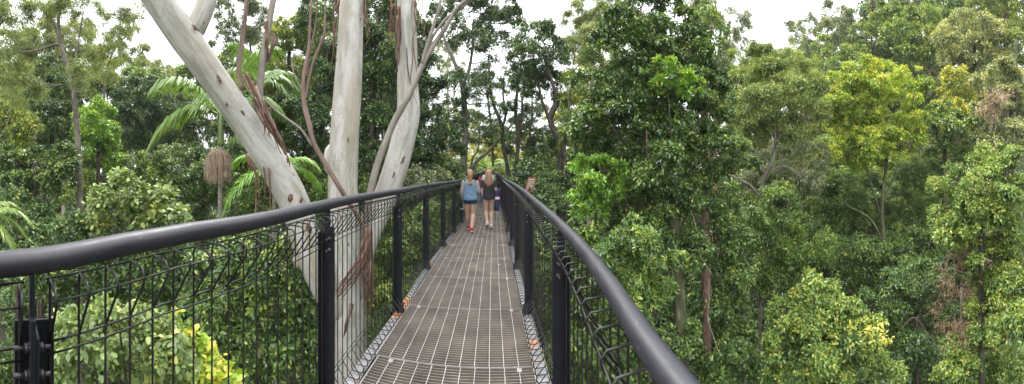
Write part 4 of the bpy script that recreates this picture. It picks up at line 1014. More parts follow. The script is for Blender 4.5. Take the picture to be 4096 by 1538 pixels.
P('hill_tree', 'large grey-green small-leaved tree near the top right corner', 'tree', 26,
  [(2420, 85, 46, 40), (2470, 70, 50, 40), (2380, 120, 40, 40), (2450, 130, 56, 40), (2520, 110, 50, 44), (2400, 170, 40, 34), (2490, 170, 50, 36)], 'grey', 'vine', .28, 2.5, tone=0.66, tips=0.45, group=H)
P('hill_tree', 'tree filling the extreme top right corner', 'tree', 28,
  [(2540, 30, 50, 44), (2490, 15, 46, 34), (2560, 90, 40, 50)], 'olive', 'vine', .3, 2.4, tone=0.55, tips=0.35, group=H)
P('hill_tree', 'yellow-topped vine-covered tree right of the lime crown', 'tree', 23,
  [(2415, 205, 40, 26), (2395, 235, 34, 30), (2430, 250, 44, 36), (2380, 270, 30, 30), (2400, 295, 44, 30)], 'yellow', 'vine', .24, 2.6, tone=0.60, tips=0.55, group=H)
P('hill_tree', 'dark leafy tree wedged between the lime crown and the vine wall', 'tree', 18,
  [(2370, 300, 40, 34), (2410, 330, 48, 34), (2355, 345, 36, 36), (2400, 375, 44, 34), (2340, 400, 36, 40)], 'dark', 'vine', .19, 2.5, tone=0.58, tips=0.45, group=H)
P('hill_tree', 'mossy-trunked tree at the right edge, midway up, hung with dry twigs', 'tree', 19,
  [(2525, 215, 50, 46), (2555, 270, 40, 50), (2480, 215, 40, 36), (2530, 330, 50, 50), (2470, 300, 40, 44), (2490, 370, 44, 34)], 'grey', 'vine', .2, 2.4, trunks=[[(2548, 480, 14), (2546, 330, 13), (2552, 200, 11), (2556, 100, 8)]], bark=B_MOSS, tone=0.56, tips=0.35, group=H)
P('dry_vine', 'dry grey-brown twig tangle hanging from the right edge tree', 'vine', 17.5,
  [(2505, 260, 24, 34), (2490, 300, 20, 30)], 'straw', 'feather', .26, 1.0, tone=0.65, tips=0.35, bark=B_TWIG, group=H)
P('dry_vine', 'dry twig curtain hanging below the drooping tree, mid slope', 'vine', 30,
  [(2325, 180, 12, 26), (2345, 195, 10, 24)], 'straw', 'feather', .4, 1.0, tone=0.60, tips=0.35, bark=B_TWIG, group=H)
P('hill_tree', 'shadowed tree behind the right flank of the lime crown', 'tree', 27,
  [(2330, 240, 36, 36), (2350, 290, 30, 36), (2300, 280, 30, 40)], 'dark', 'vine', .28, 2.3, tone=0.48, tips=0.25, group=H)
P('hill_tree', 'olive hillside tree directly behind the twisted branches', 'tree', 32,
  [(1890, 190, 50, 36), (1950, 150, 50, 30), (1990, 210, 56, 40), (1860, 250, 50, 50), (1930, 280, 60, 60), (2030, 250, 40, 40), (1870, 350, 60, 50), (1960, 370, 70, 50), (2060, 330, 40, 40)], 'olive', 'vine', .33, 2.5, tone=0.65, tips=0.35, group=H)
P('hill_tree', 'mid-green tree on the lower right slope behind the gully', 'tree', 26,
  [(2060, 400, 60, 50), (2150, 440, 60, 46), (2250, 430, 60, 40), (2330, 430, 50, 50), (1960, 470, 60, 50), (1880, 500, 60, 60)], 'mid', 'vine', .27, 2.4, tone=0.56, tips=0.30, group=H)
# --- distant trees closing the view
G = 'distant trees closing the view'
for lab, D_, bl, pl, tn in (
    ('distant tree wall behind the vine tower at far left', 34, [(20, 240, 70, 60), (110, 260, 70, 60), (190, 290, 60, 60), (60, 350, 80, 60), (170, 380, 70, 60), (40, 430, 80, 50), (130, 440, 80, 50), (210, 230, 40, 50), (60, 180, 60, 40), (150, 200, 60, 40), (100, 400, 70, 50), (230, 330, 50, 60), (20, 330, 60, 60)], 'mid', .46),
    ('distant trees left of the palm crown', 36, [(270, 235, 50, 40), (340, 225, 60, 40), (420, 235, 60, 40), (490, 225, 50, 50), (300, 300, 60, 50), (400, 320, 70, 60), (480, 320, 60, 60), (340, 390, 70, 50), (260, 400, 60, 50)], 'mid', .5),
    ('distant dark trees behind the palm seed cluster', 28, [(470, 420, 70, 50), (570, 460, 70, 50), (660, 420, 60, 60), (380, 460, 70, 40), (640, 330, 60, 60), (560, 360, 60, 60)], 'dark', .44),
    ('distant trees behind the layered tree', 34, [(560, 190, 50, 50), (610, 170, 60, 40), (520, 260, 60, 60), (600, 270, 60, 60), (650, 200, 50, 60)], 'mid', .5),
    ('distant trees behind the golden tree', 30, [(640, 240, 50, 60), (700, 290, 60, 60), (780, 260, 60, 70), (830, 150, 50, 70), (850, 300, 60, 90), (860, 60, 50, 70), (780, 60, 50, 40)], 'dark', .46),
    ('distant trees behind the central pale trunk', 27, [(880, 120, 60, 70), (880, 430, 70, 60), (970, 420, 60, 60), (1010, 300, 60, 90), (1010, 180, 40, 60), (900, 260, 60, 90), (960, 200, 60, 90), (1000, 60, 40, 70), (1030, 120, 44, 60), (1030, 240, 50, 60), (1050, 340, 50, 60), (960, 320, 60, 70), (860, 200, 50, 70)], 'dark', .36),
    ('distant trees low behind the left fence and the far shrubs', 26, [(1050, 430, 60, 40), (1100, 430, 50, 34), (1000, 480, 70, 50), (1090, 520, 70, 50)], 'mid', .44),
    ('distant trees right of the far walkway', 30, [(1300, 440, 60, 34), (1370, 410, 60, 50), (1440, 390, 60, 70), (1500, 380, 60, 80), (1420, 480, 80, 40), (1440, 290, 40, 60)], 'mid', .46),
    ('distant trees behind the huge dark tree', 26, [(1560, 260, 90, 80), (1660, 200, 90, 80), (1760, 240, 80, 80), (1600, 400, 100, 80), (1740, 430, 90, 80), (1840, 400, 60, 70), (1840, 240, 50, 60), (1600, 120, 70, 60)], 'mid', .42),
    ('distant hillside wall behind the twisted branches', 46, [(1850, 200, 50, 40), (1920, 190, 60, 40), (1990, 200, 60, 40), (1880, 290, 70, 60), (1990, 300, 70, 60), (2080, 260, 50, 60), (2060, 360, 60, 60), (1900, 400, 80, 60)], 'olive', .6),
    ('distant hillside wall above the lime crown', 50, [(2060, 200, 50, 40), (2130, 200, 50, 40), (2120, 130, 40, 40), (2170, 60, 50, 40), (2220, 170, 60, 50), (2300, 170, 60, 60), (2240, 60, 60, 50), (2320, 60, 60, 60)], 'mid', .5),
    ('distant hillside wall in the top right corner', 40, [(2380, 60, 60, 60), (2450, 40, 60, 60), (2530, 60, 60, 70), (2400, 170, 60, 60), (2480, 180, 60, 60), (2550, 190, 50, 60), (2350, 250, 60, 60), (2440, 290, 60, 60), (2540, 320, 60, 60)], 'mid', .5),
    ('distant gully trees low behind the mossy forked trunk', 27, [(1900, 480, 70, 60), (2000, 500, 70, 60), (2100, 520, 70, 60), (2200, 500, 70, 60), (2300, 480, 70, 60), (2380, 440, 60, 60), (2150, 600, 80, 60), (2280, 590, 80, 60)], 'mid', .42),
):
    P('distant_tree', lab, 'tree', D_, bl, pl, 'vine', .0115 * D_, 3.8, tone=tn, group=G, limbs=False)
# --- loose hanging vines
def liana(pts, d, w, label, mat):
    p = spline([atS(x, y, d + (q[0] if q else 0)) for x, y, *q in pts], 30)
    b = MB(); b.tube(p, np.linspace(w, w * .7, 30) * .55 * mpp(d) / 2, 7, rough=.08, rng=np.random.default_rng(3))
    tag(b.build('liana', mat, None, origin=p[0]), label, 'vine')
liana([(1625, 330), (1628, 400), (1632, 450), (1640, 480)], 7.3, 4, 'short reddish hanging stem in front of the huge dark tree', B_RED)
liana([(1735, 520), (1752, 580), (1760, 640), (1790, 690)], 8.0, 4, 'pale thin liana crossing the mossy trunk', B_PALE)
liana([(1785, 750), (1780, 800), (1795, 850), (1808, 890)], 8.0, 4, 'pale bent liana low beside the vine curtain', B_PALE)
liana([(2265, 830), (2300, 800), (2340, 850), (2380, 900)], 9.0, 3, 'thin arching bare vine below the vine wall', B_TWIG)
liana([(2300, 700), (2330, 720), (2370, 690), (2390, 640)], 10.0, 3, 'grey looping bare vine in the hollow', B_TWIG)
liana([(0, 345), (10, 330), (22, 300), (26, 270)], 10.5, 3, 'pale bare twig at the left frame edge', B_PALE)
# ------------------------------------------------------------------ people
SKIN = plain('skin', (0.3640, 0.2240, 0.1645), .5, 0, .08, 6, .05)
SKIN2 = plain('skin_fair', (0.3920, 0.2520, 0.1890), .5, 0, .08, 6, .05)
def cloth(name, col, var=.2, scale=14, rough=.85): return plain(name, col, rough, 0, var, scale, .35, spec=.2)
DENIM = cloth('denim_light', (0.1190, 0.1890, 0.2800), .28, 16); DENIMD = cloth('denim_dark', (.022, .036, .075), .3, 20)
JERSEY = cloth('grey_jersey', (0.2030, 0.1995, 0.2030), .12, 20); CHAR = cloth('charcoal_cotton', (.022, .024, .028), .2, 14)
BLACKC = cloth('black_cotton', (0.0140, 0.0140, 0.0168)); REDC = cloth('red_canvas', (0.4200, 0.0126, 0.0245), .1); WHITE = cloth('white_canvas', (0.5180, 0.5180, 0.5320), .06)
RUBBER = plain('white_rubber', (0.5040, 0.4970, 0.4760), .5, 0, .05, 30, 0); REDTOP = cloth('red_cloth', (0.2800, 0.0525, 0.0420), .25, 10); BLUEW = cloth('pale_blue_shirt', (0.3850, 0.4270, 0.5040), .06, 10)
JEANS = cloth('blue_jeans', (0.0385, 0.0770, 0.1680), .25, 16); TAN = cloth('tan_suede', (0.2310, 0.1330, 0.0700)); EYE_W = plain('eye_white', (0.4900, 0.4900, 0.4900), .3, 0, .02, 10, 0); LIP = plain('lip', (0.2940, 0.1190, 0.1050), .5, 0, .05, 10, 0)
IRIS = plain('iris', (0.0420, 0.0350, 0.0280), .3, 0, .05, 10, 0)
def hair_mat(name, a, b, c): return bark_mat(name, [(.3, a), (.5, b), (.72, c)], 40, .05, .5, .6, .004)
HAIR_A = hair_mat('hair_strawberry', (.13, .062, .028), (.25, .145, .07), (.38, .26, .15))
HAIR_B = hair_mat('hair_light_brown', (0.1050, 0.0525, 0.0280), (0.2100, 0.1190, 0.0665), (0.3640, 0.2380, 0.1400))
HAIR_D = hair_mat('hair_dark', (0.0126, 0.0070, 0.0070), (0.0315, 0.0154, 0.0140), (0.0630, 0.0350, 0.0280)); HAIR_M = hair_mat('hair_short', (0.0910, 0.0525, 0.0315), (0.1540, 0.0910, 0.0560), (0.2240, 0.1470, 0.0980))

def fuse(name, mb, mat, parent, voxel=.007, smooth_=2):
    """one continuous skin over overlapping volumes"""
    tmp = mb.build('tmp', mat, None, origin=np.zeros(3))
    r = tmp.modifiers.new('r', 'REMESH'); r.mode = 'VOXEL'; r.voxel_size = voxel; r.use_smooth_shade = True
    s = tmp.modifiers.new('s', 'SMOOTH'); s.factor = .5; s.iterations = smooth_
    dg = bpy.context.evaluated_depsgraph_get()
    me = bpy.data.meshes.new_from_object(tmp.evaluated_get(dg)); me.name = name
    bpy.data.objects.remove(tmp)
    if not me.materials: me.materials.append(mat)
    o = bpy.data.objects.new(name, me)
    return link(o, parent)

class Fig:
    def __init__(s, label, sv, h=1.67, build=1.0, lean=0.0):
        s.k = h / 1.67; s.w = build; s.s, s.v = sv; s.z = float(deckz(sv[0])) + .002
        s.root = empty('person', br(s.s, s.v, s.z), label, 'person')
    def p(s, q):               # figure frame (right, forward, up) -> offset from the root in world axes
        x, y, z = q
        return V * x * s.k + U * y * s.k + UP * z * s.k
    def tube(s, mb, pts, rad, n=12, up0=None):
        q = [s.p(a) for a in pts]
        r = np.array(rad, float) * s.k
        mb.tube(q, r, n, up0=V if up0 is None else s.p(up0))
    def limb(s, mb, pts, rad, n=14, res=14, up0=None):
        pts = np.array(pts, float); rad = np.array(rad, float)
        m = len(pts)
        t = np.linspace(0, m - 1, res); i = np.arange(m)
        P_ = np.stack([np.interp(t, i, pts[:, c]) for c in range(3)], 1)
        for _ in range(1): P_[1:-1] = (P_[:-2] + 2 * P_[1:-1] + P_[2:]) / 4
        if rad.ndim == 1: R_ = np.interp(t, i, rad)
        else: R_ = np.stack([np.interp(t, i, rad[:, c]) for c in range(2)], 1)
        s.tube(mb, P_, R_, n, up0)
    def ball(s, mb, c, r, n=12):
        c = np.array(c, float); r = np.array(r, float) if np.ndim(r) else np.array([r] * 3)
        a = np.linspace(-PI / 2, PI / 2, 11)
        s.tube(mb, [c + [0, 0, r[2] * math.sin(q)] for q in a], [[max(r[0] * math.cos(q), .0008), max(r[1] * math.cos(q), .0008)] for q in a], n)
    def hand(s, mb, w, d, n, side, curl=.5):
        """palm, four fingers and thumb; d along the hand, n palm normal, side towards the thumb"""
        w, d, n, side = (np.array(q, float) for q in (w, d, n, side))
        d = nrm(d); n = nrm(n - d * (n @ d)); side = nrm(np.cross(n, d)) * np.sign(np.cross(n, d) @ side)
        s.tube(mb, [w, w + d * .03, w + d * .06, w + d * .088], [(.026, .020), (.034, .017), (.039, .015), (.036, .011)], 10, up0=side)
        for i, (o, l) in enumerate(((.027, .068), (.010, .078), (-.008, .072), (-.026, .056))):
            b = w + d * (.078 - .004 * abs(i - 1)) + side * o
            c1 = curl * (.5 + .08 * i); c2 = curl * (1.3 + .1 * i)
            k1 = b + (d * math.cos(c1) + n * math.sin(c1)) * l * .48
            k2 = k1 + (d * math.cos(c2) + n * math.sin(c2)) * l * .32
            k3 = k2 + (d * math.cos(c2 * 1.35) + n * math.sin(c2 * 1.35)) * l * .24
            s.tube(mb, [b - d * .02, b, k1, k2, k3], [.0085, .0088, .0082, .0076, .0055], 8)
        b = w + d * .022 + side * .026
        k1 = b + nrm(d * .6 + side * .62 + n * .35) * .036; k2 = k1 + nrm(d * .85 + side * .2 + n * .4) * .03
        s.tube(mb, [b - side * .012, b, k1, k2], [.011, .0115, .0098, .0065], 8)
    def head(s, mb, yaw=0.0, dz=0.0, dy=.012):
        zs = [(1.435, .046, .050), (1.455, .056, .068), (1.485, .064, .080), (1.52, .071, .090), (1.56, .0755, .097), (1.60, .073, .095), (1.635, .058, .076), (1.656, .036, .048), (1.667, .008, .01)]
        s.tube(mb, [(0, dy + (.012 if z < 1.5 else 0), z + dz) for z, a, b in zs], [(a, b) for z, a, b in zs], 20)
        s.tube(mb, [(0, dy + .090, 1.565 + dz), (0, dy + .103, 1.535 + dz), (0, dy + .108, 1.520 + dz), (0, dy + .088, 1.510 + dz)], [.006, .010, .013, .007], 8)
        for sg in (-1, 1):
            s.ball(mb, (sg * .077, dy - .004, 1.545 + dz), (.010, .020, .031), 8)
            s.ball(mb, (sg * .031, dy + .080, 1.578 + dz), (.022, .012, .007), 8)
    def face(s, dz=0.0, dy=.012):
        for sg in (-1, 1):
            b = MB(); s.ball(b, (sg * .031, dy + .0845, 1.556 + dz), (.0135, .008, .0085), 10)
            e = b.build('eye', EYE_W, s.root, origin=np.zeros(3))
            b = MB(); s.ball(b, (sg * .031, dy + .091, 1.556 + dz), (.0055, .003, .0055), 8); b.build('iris', IRIS, e, origin=np.zeros(3))
        b = MB(); s.ball(b, (0, dy + .0945, 1.490 + dz), (.022, .008, .007), 10); b.build('mouth', LIP, s.root, origin=np.zeros(3))
    def torso(s, mb):
        t = [(.80, .135, .095), (.86, .165, .112), (.93, .16, .112), (1.02, .128, .095), (1.10, .125, .094), (1.19, .142, .102), (1.28, .152, .100), (1.335, .140, .086), (1.375, .085, .068), (1.40, .054, .056), (1.46, .049, .053)]
        s.tube(mb, [(0, -.012 if z > 1.3 else 0, z) for z, a, b in t], [(a * s.w, b * s.w) for z, a, b in t], 22)
        for sg in (-1, 1): s.ball(mb, (sg * .075, -.045, .86), (.085, .075, .085), 12)
    def leg(s, mb, hip, knee, ankle, toe, r=(.092, .080, .057, .060, .037)):
        h, k, a = (np.array(q, float) for q in (hip, knee, ankle))
        cm = k + (a - k) * .32 + np.array([0, -.014, 0])
        s.limb(mb, [h, (h + k) / 2, k, cm, k + (a - k) * .7, a], [r[0], r[1], r[2], r[3], .044, r[4]], 16, 22)
        s.ball(mb, k + np.array([0, .014, 0]), (.045, .04, .05), 10)
        t = np.array(toe, float); d = nrm(t - a)
        heel = a + np.array([0, -.028, -.045])
        s.tube(mb, [heel, a + [0, .0, -.032], (a + t) / 2 + [0, 0, -.005], t], [(.03, .03), (.036, .036), (.038, .026), (.028, .014)], 12)
    def shoe(s, ankle, toe, mat, high=False, name='shoe', sole=RUBBER):
        a, t = np.array(ankle, float), np.array(toe, float)
        d = nrm((t - a) * [1, 1, 0]); 
        f = nrm(t - (a + np.array([0, 0, -.055])))
        upn = nrm(np.cross(np.cross(f, [0, 0, 1.0]), f))
        heel = a - f * .055 - upn * .050; tip = a + f * .165 - upn * .050
        b = MB()
        ts = [0, .06, .2, .45, .72, .9, 1.0]; ww = [.022, .036, .040, .038, .046, .038, .012]; hh = [.03, .046, .052, .042, .032, .024, .008]
        s.tube(b, [heel + (tip - heel) * q + upn * h_ * .75 for q, h_ in zip(ts, hh)], [(w_, h_) for w_, h_ in zip(ww, hh)], 14, up0=np.cross(f, upn))
        s.tube(b, [a - upn * .03, a + upn * (.045 if high else .005)], [(.046, .052), (.044, .048)], 14)
        o = fuse(name, b, mat, s.root, .006 * s.k, 1)
        b = MB()
        s.tube(b, [heel + (tip - heel) * q - upn * .004 for q in ts], [(w_ * 1.06 + .002, .013) for w_ in ww], 14, up0=np.cross(f, upn))
        b.build('sole', sole, o, origin=np.zeros(3))
        if high:
            b = MB(); c = a + np.cross(f, upn) * .046 + upn * .012
            s.ball(b, c, (.006, .018, .018), 10); b.build('ankle_patch', RUBBER, o, origin=np.zeros(3))
        return o
    def strands(s, name, mat, n, f, r=.008, parent=None, sides=5):
        rng = np.random.default_rng(n)
        b = MB()
        for i in range(n):
            pts = f(i / max(1, n - 1), rng)
            q = [s.p(a) for a in spline(pts, 10)]
            b.tube(q, np.linspace(r, r * .55, 10) * s.k * rng.uniform(.8, 1.25), sides)
        return b.build(name, mat, parent or s.root, origin=np.zeros(3))
    def cap(s, name, mat, dz=0.0, grow=1.0, low=1.475, dy=.012):
        b = MB()
        zs = [(low, .060, .055), (1.52, .078, .080), (1.56, .085, .100), (1.60, .083, .101), (1.64, .068, .083), (1.666, .040, .052), (1.679, .008, .01)]
        s.tube(b, [(0, dy - .014 - (.016 if z < 1.55 else 0), z + dz) for z, a, c in zs], [(a * grow, c * grow) for z, a, c in zs], 22)
        return b.build(name, mat, s.root, origin=np.zeros(3))

def girl_denim():
    g = Fig('girl with strawberry-blonde ponytail in denim vest over grey hoodie, shorts and red sneakers', (8.44, -.60), 1.665)
    hl, hr = (-.085, 0, .86), (.085, 0, .86)
    kl, kr = (-.088, .10, .475), (.075, .03, .46)
    al, ar = (-.075, .21, .090), (.052, -.26, .105)
    tl, tr = (-.082, .37, .028), (.058, -.10, .024)
    b = MB(); g.torso(b); g.head(b); g.leg(b, hl, kl, al, tl, (.098, .086, .062, .064, .040)); g.leg(b, hr, kr, ar, tr, (.098, .086, .062, .064, .040))
    sl, el, wl = (-.168, -.01, 1.33), (-.222, -.03, 1.06), (-.215, .10, .83)
    sr, er, wr = (.168, -.01, 1.33), (.225, -.02, 1.07), (.135, .19, 1.05)
    for a_, e_, w_ in ((sl, el, wl), (sr, er, wr)):
        g.limb(b, [a_, e_, w_], [.046, .038, .026], 12, 12)
    g.hand(b, wl, (.02, .25, -.9), (1, .1, 0), (0, 1, 0), 1.0)
    g.hand(b, wr, (-.8, .4, -.1), (0, -.2, -1), (0, 1, .3), .7)
    fuse('body', b, SKIN, g.root, .0068, 2); g.face()
    # shorts with cut-off hems
    b = MB()
    g.tube(b, [(0, -.006, z) for z in (.80, .86, .93, 1.0)], [(.15, .11), (.178, .128), (.172, .125), (.15, .11)], 20)
    for h_, k_ in ((hl, kl), (hr, kr)):
        h_, k_ = np.array(h_), np.array(k_); g.limb(b, [h_ + [0, 0, .03], h_ + (k_ - h_) * .24], [.108, .104], 16, 6)
    for sg in (-1, 1): g.ball(b, (sg * .075, -.05, .87), (.095, .085, .09), 12)
    fuse('shorts', b, DENIMD, g.root, .009, 2)
    # sleeves and hood of the grey hoodie
    b = MB()
    for a_, e_, w_ in ((sl, el, wl), (sr, er, wr)):
        a_, e_, w_ = map(np.array, (a_, e_, w_))
        g.limb(b, [a_ * [.85, 1, 1.01], a_, (a_ + e_) / 2, e_, (e_ + w_) / 2, e_ + (w_ - e_) * .88, e_ + (w_ - e_) * .97], [.062, .074, .068, .064, .060, .052, .036], 14, 20)
    g.tube(b, [(0, -.01, z) for z in (1.28, 1.345, 1.385, 1.41)], [(.15, .10), (.135, .09), (.085, .078), (.064, .066)], 18)
    rng = np.random.default_rng(2)
    h = fuse('hoodie', b, JERSEY, g.root, .009, 2)
    b = MB()
    g.tube(b, [(0, .075, 1.385), (-.06, .055, 1.395), (-.098, -.01, 1.385), (-.088, -.075, 1.355), (-.04, -.118, 1.31), (0, -.128, 1.285), (.04, -.118, 1.31), (.088, -.075, 1.355), (.098, -.01, 1.385), (.06, .055, 1.395), (0, .075, 1.385)],
           [.014, .024, .030, .036, .042, .046, .042, .036, .030, .024, .014], 12)
    g.ball(b, (0, -.112, 1.305), (.115, .042, .085), 14)
    fuse('hood', b, JERSEY, h, .008, 2)
    # loose denim vest
    b = MB()
    t = [(.845, .176, .134), (.86, .196, .150), (.93, .200, .152), (1.05, .190, .142), (1.16, .188, .138), (1.25, .186, .132), (1.315, .172, .114), (1.36, .120, .088), (1.385, .080, .072)]
    g.tube(b, [(0, -.012, z) for z, a, c in t], [(a, c) for z, a, c in t], 26)
    vst = fuse('denim_vest', b, DENIM, g.root, .009, 1)
    b = MB()
    for z, ry in ((.88, .152), (1.20, .137)):
        n_ = 40; a = np.linspace(PI, 2 * PI, n_)
        g.tube(b, [(.196 * math.cos(q), -.012 + ry * math.sin(q) * 1.01, z + (.02 * math.sin(q) if z > 1 else 0)) for q in a], [.0035] * n_, 5)
    for x in (-.075, .075):
        g.tube(b, [(x, -.140 - .006, 1.19), (x * .86, -.150, 1.05), (x * .8, -.152, .90)], [.003] * 3, 5)
    b.build('seam', cloth('denim_seam', (.10, .165, .27)), vst, origin=np.zeros(3))
    b = MB()
    for q in ((-.088, .02, .0), (.088, .02, .0)): pass
    for h_, k_ in ((hl, kl), (hr, kr)):
        h_, k_ = np.array(h_), np.array(k_); c = h_ + (k_ - h_) * .245
        g.tube(b, [c, c + (k_ - h_) * .012], [.106, .107], 18)
    b.build('hem', DENIM, g.root, origin=np.zeros(3))
    g.shoe(al, tl, REDC, True); g.shoe(ar, tr, REDC, True)
    hr_ = g.cap('hair', HAIR_A, low=1.49)
    def tail(u, rng):
        a = rng.uniform(-1, 1); d = rng.uniform(-1, 1); l = rng.uniform(-.02, .05)
        return [(a * .02, -.088, 1.60), (a * .034, -.128 + d * .012, 1.565), (a * .052, -.135 + d * .016, 1.49), (a * .060, -.128 + d * .02, 1.40), (a * .048 + .012, -.150 + d * .012, 1.31), (a * .03 + .015, -.158 + d * .01, 1.27 + l)]
    g.strands('ponytail', HAIR_A, 70, tail, .0075, hr_)
    def wisps(u, rng):
        a = -PI * (.05 + .9 * u); 
        return [(.02 * math.cos(a), -.03, 1.678), (.075 * math.cos(a), .0 + .085 * math.sin(a), 1.64), (.086 * math.cos(a), -.01 + .10 * math.sin(a), 1.57), (.05 * math.cos(a), -.06 + .06 * math.sin(a), 1.585)]
    g.strands('hair_strands', HAIR_A, 46, wisps, .006, hr_)
    b = MB(); g.tube(b, [(-.03, -.108, 1.575), (0, -.135, 1.578), (.03, -.108, 1.575)], [.008, .010, .008], 8); b.build('hair_tie', BLACKC, hr_, origin=np.zeros(3))
    # folded umbrella held in the left hand, handle down
    w = g.p(wl) + np.array(g.root.location) + (U * .012 + V * .012 - UP * .05) * 1
    u = empty('umbrella', w, 'folded clear umbrella with white hooked handle, in the hand of the girl in denim', 'umbrella')
    ax = nrm(UP * .97 - U * .12 - V * .10)
    clear = plain('clear_plastic', (.42, .43, .43), .2, 0, .25, 25, .2)
    b = MB(); b.tube([w + ax * q for q in (.02, .07, .16, .26, .33)], [.020, .036, .030, .020, .008], 14, rough=.12, rng=np.random.default_rng(4)); b.build('folded_canopy', clear, u, origin=w)
    b = MB(); b.tube([w + ax * q for q in (-.10, .0, .33, .385)], [.005, .005, .005, .003], 8); b.build('shaft', RUBBER, u, origin=w)
    b = MB(); b.tube([w - ax * .03, w - ax * .10, w - ax * .155, w - ax * .185 - V * .015 - U * .01, w - ax * .195 - V * .045 - U * .02, w - ax * .185 - V * .075 - U * .03, w - ax * .165 - V * .092 - U * .035], [.008, .009, .0105, .0115, .0115, .011, .010], 10); b.build('handle', RUBBER, u, origin=w)
girl_denim()

def girl_grey():
    g = Fig('girl with long light-brown hair in a charcoal tee and short shorts, white sneakers', (9.05, -.105), 1.665, .97)
    hl, hr = (-.082, 0, .87), (.082, 0, .87)
    kl, kr = (-.070, .045, .475), (.078, .035, .465)
    al, ar = (-.045, -.20, .165), (.070, -.155, .100)
    tl, tr = (-.055, -.085, .045), (.078, .005, .028)
    kl = (-.085, .02, .48)
    b = MB(); g.torso(b); g.head(b); g.leg(b, hl, kl, al, tl, (.086, .076, .054, .056, .035)); g.leg(b, hr, kr, ar, tr, (.086, .076, .054, .056, .035))
    sl, el, wl = (-.165, -.01, 1.33), (-.205, -.035, 1.06), (-.165, .03, .835)
    sr, er, wr = (.165, -.01, 1.33), (.210, -.055, 1.075), (.205, .17, 1.09)
    for a_, e_, w_ in ((sl, el, wl), (sr, er, wr)): g.limb(b, [a_, e_, w_], [.045, .037, .025], 12, 12)
    g.hand(b, wl, (.18, .12, -.95), (.9, -.2, .1), (0, 1, 0), .45)
    g.hand(b, wr, (-.2, .9, .05), (-.3, 0, -1), (-1, 0, .2), .9)
    fuse('body', b, SKIN2, g.root, .0068, 2); g.face()
    b = MB()
    g.tube(b, [(0, -.006, z) for z in (.82, .87, .93, 1.0)], [(.145, .11), (.170, .125), (.166, .122), (.14, .10)], 20)
    for h_, k_ in ((hl, kl), (hr, kr)):
        h_, k_ = np.array(h_), np.array(k_); g.limb(b, [h_ + [0, 0, .03], h_ + (k_ - h_) * .20], [.100, .097], 16, 6)
    for sg in (-1, 1): g.ball(b, (sg * .073, -.05, .88), (.09, .08, .085), 12)
    fuse('shorts', b, cloth('pale_shorts', (.42, .41, .40)), g.root, .009, 2)
    b = MB()
    t = [(.825, .178, .140), (.84, .186, .146), (.92, .182, .142), (1.02, .162, .126), (1.12, .158, .122), (1.22, .164, .120), (1.30, .164, .110), (1.35, .128, .088), (1.385, .078, .066)]
    g.tube(b, [(0, -.010, z) for z, a, c in t], [(a, c) for z, a, c in t], 26)
    for a_, e_ in ((sl, el), (sr, er)):
        a_, e_ = np.array(a_), np.array(e_); g.limb(b, [a_ * [.8, 1, 1.015], a_, a_ + (e_ - a_) * .35, a_ + (e_ - a_) * .62], [.055, .064, .064, .064], 14, 10)
    fuse('t_shirt', b, CHAR, g.root, .009, 1)
    g.shoe(al, tl, WHITE); g.shoe(ar, tr, WHITE)
    for a_ in (al, ar):
        b = MB(); a_ = np.array(a_); g.tube(b, [a_ - [0, 0, .02], a_ + [0, 0, .03]], [.042, .040], 12); b.build('sock', WHITE, g.root, origin=np.zeros(3))
    hr_ = g.cap('hair', HAIR_B, low=1.46)
    def curtain(u, rng):
        a = -PI * (.0 + 1.0 * u); c, s_ = math.cos(a), math.sin(a); j = rng.uniform(-.008, .008); l = rng.uniform(-.05, .05) + .12 * abs(c)
        return [(.018 * c, -.02, 1.683), (.07 * c, -.005 + .08 * s_, 1.655), (.089 * c + j, -.005 + .104 * s_, 1.58), (.092 * c + j, -.02 + .105 * s_, 1.50), (.112 * c + j, -.035 + .100 * s_, 1.40), (.118 * c + j, -.050 + .095 * s_, 1.30), (.100 * c + j, -.055 + .085 * s_, 1.22 + l * .5), (.088 * c + j, -.058 + .08 * s_, 1.16 + l)]
    g.strands('long_hair', HAIR_B, 90, curtain, .010, hr_)
    o = np.array(g.root.location)
    # jumper over the right forearm
    j0 = o + g.p((.215, .06, 1.10))
    jm, nt, out = new_mat('jumper_stripes')
    tx = nt.nodes.new('ShaderNodeTexCoord'); sx = nt.nodes.new('ShaderNodeSeparateXYZ'); nt.links.new(tx.outputs['Object'], sx.inputs[0])
    mp = N(nt, 'ShaderNodeMapRange'); mp.inputs['From Min'].default_value = -.62; mp.inputs['From Max'].default_value = .06
    nt.links.new(sx.outputs['Z'], mp.inputs[0])
    nav, mar, whi = (.018, .024, .075), (.10, .022, .030), (.62, .62, .66)
    cc = ramp(nt, mp.outputs[0], [(0, nav), (.435, mar), (.50, nav), (.515, whi), (.61, nav), (.62, mar), (.69, nav)], 'CONSTANT')
    pb = N(nt, 'ShaderNodeBsdfPrincipled', Roughness=.9); nt.links.new(cc, pb.inputs['Base Color']); nt.links.new(pb.outputs[0], out.inputs[0])
    b = MB(); rng = np.random.default_rng(6)
    zz = [.045, .02, -.05, -.16, -.28, -.40, -.50, -.54]; wx = [.03, .06, .075, .080, .082, .078, .066, .02]; wy = [.05, .10, .11, .115, .11, .10, .08, .02]
    b.tube([j0 + UP * z + V * .02 - U * .02 for z in zz], [[a, c] for a, c in zip(wx, wy)], 22, rough=.10, rng=rng, up0=V)
    b.tube([j0 + V * .03 - U * .08 - UP * .30, j0 + V * .035 - U * .09 - UP * .45, j0 + V * .04 - U * .085 - UP * .57, j0 + V * .04 - U * .085 - UP * .61], [.04, .042, .036, .03], 12, rough=.1, rng=rng)
    b.tube([j0 - V * .03 - U * .02 - UP * .30, j0 - V * .03 - U * .05 - UP * .5, j0 - V * .025 - U * .05 - UP * .60], [.04, .038, .03], 12, rough=.1, rng=rng)
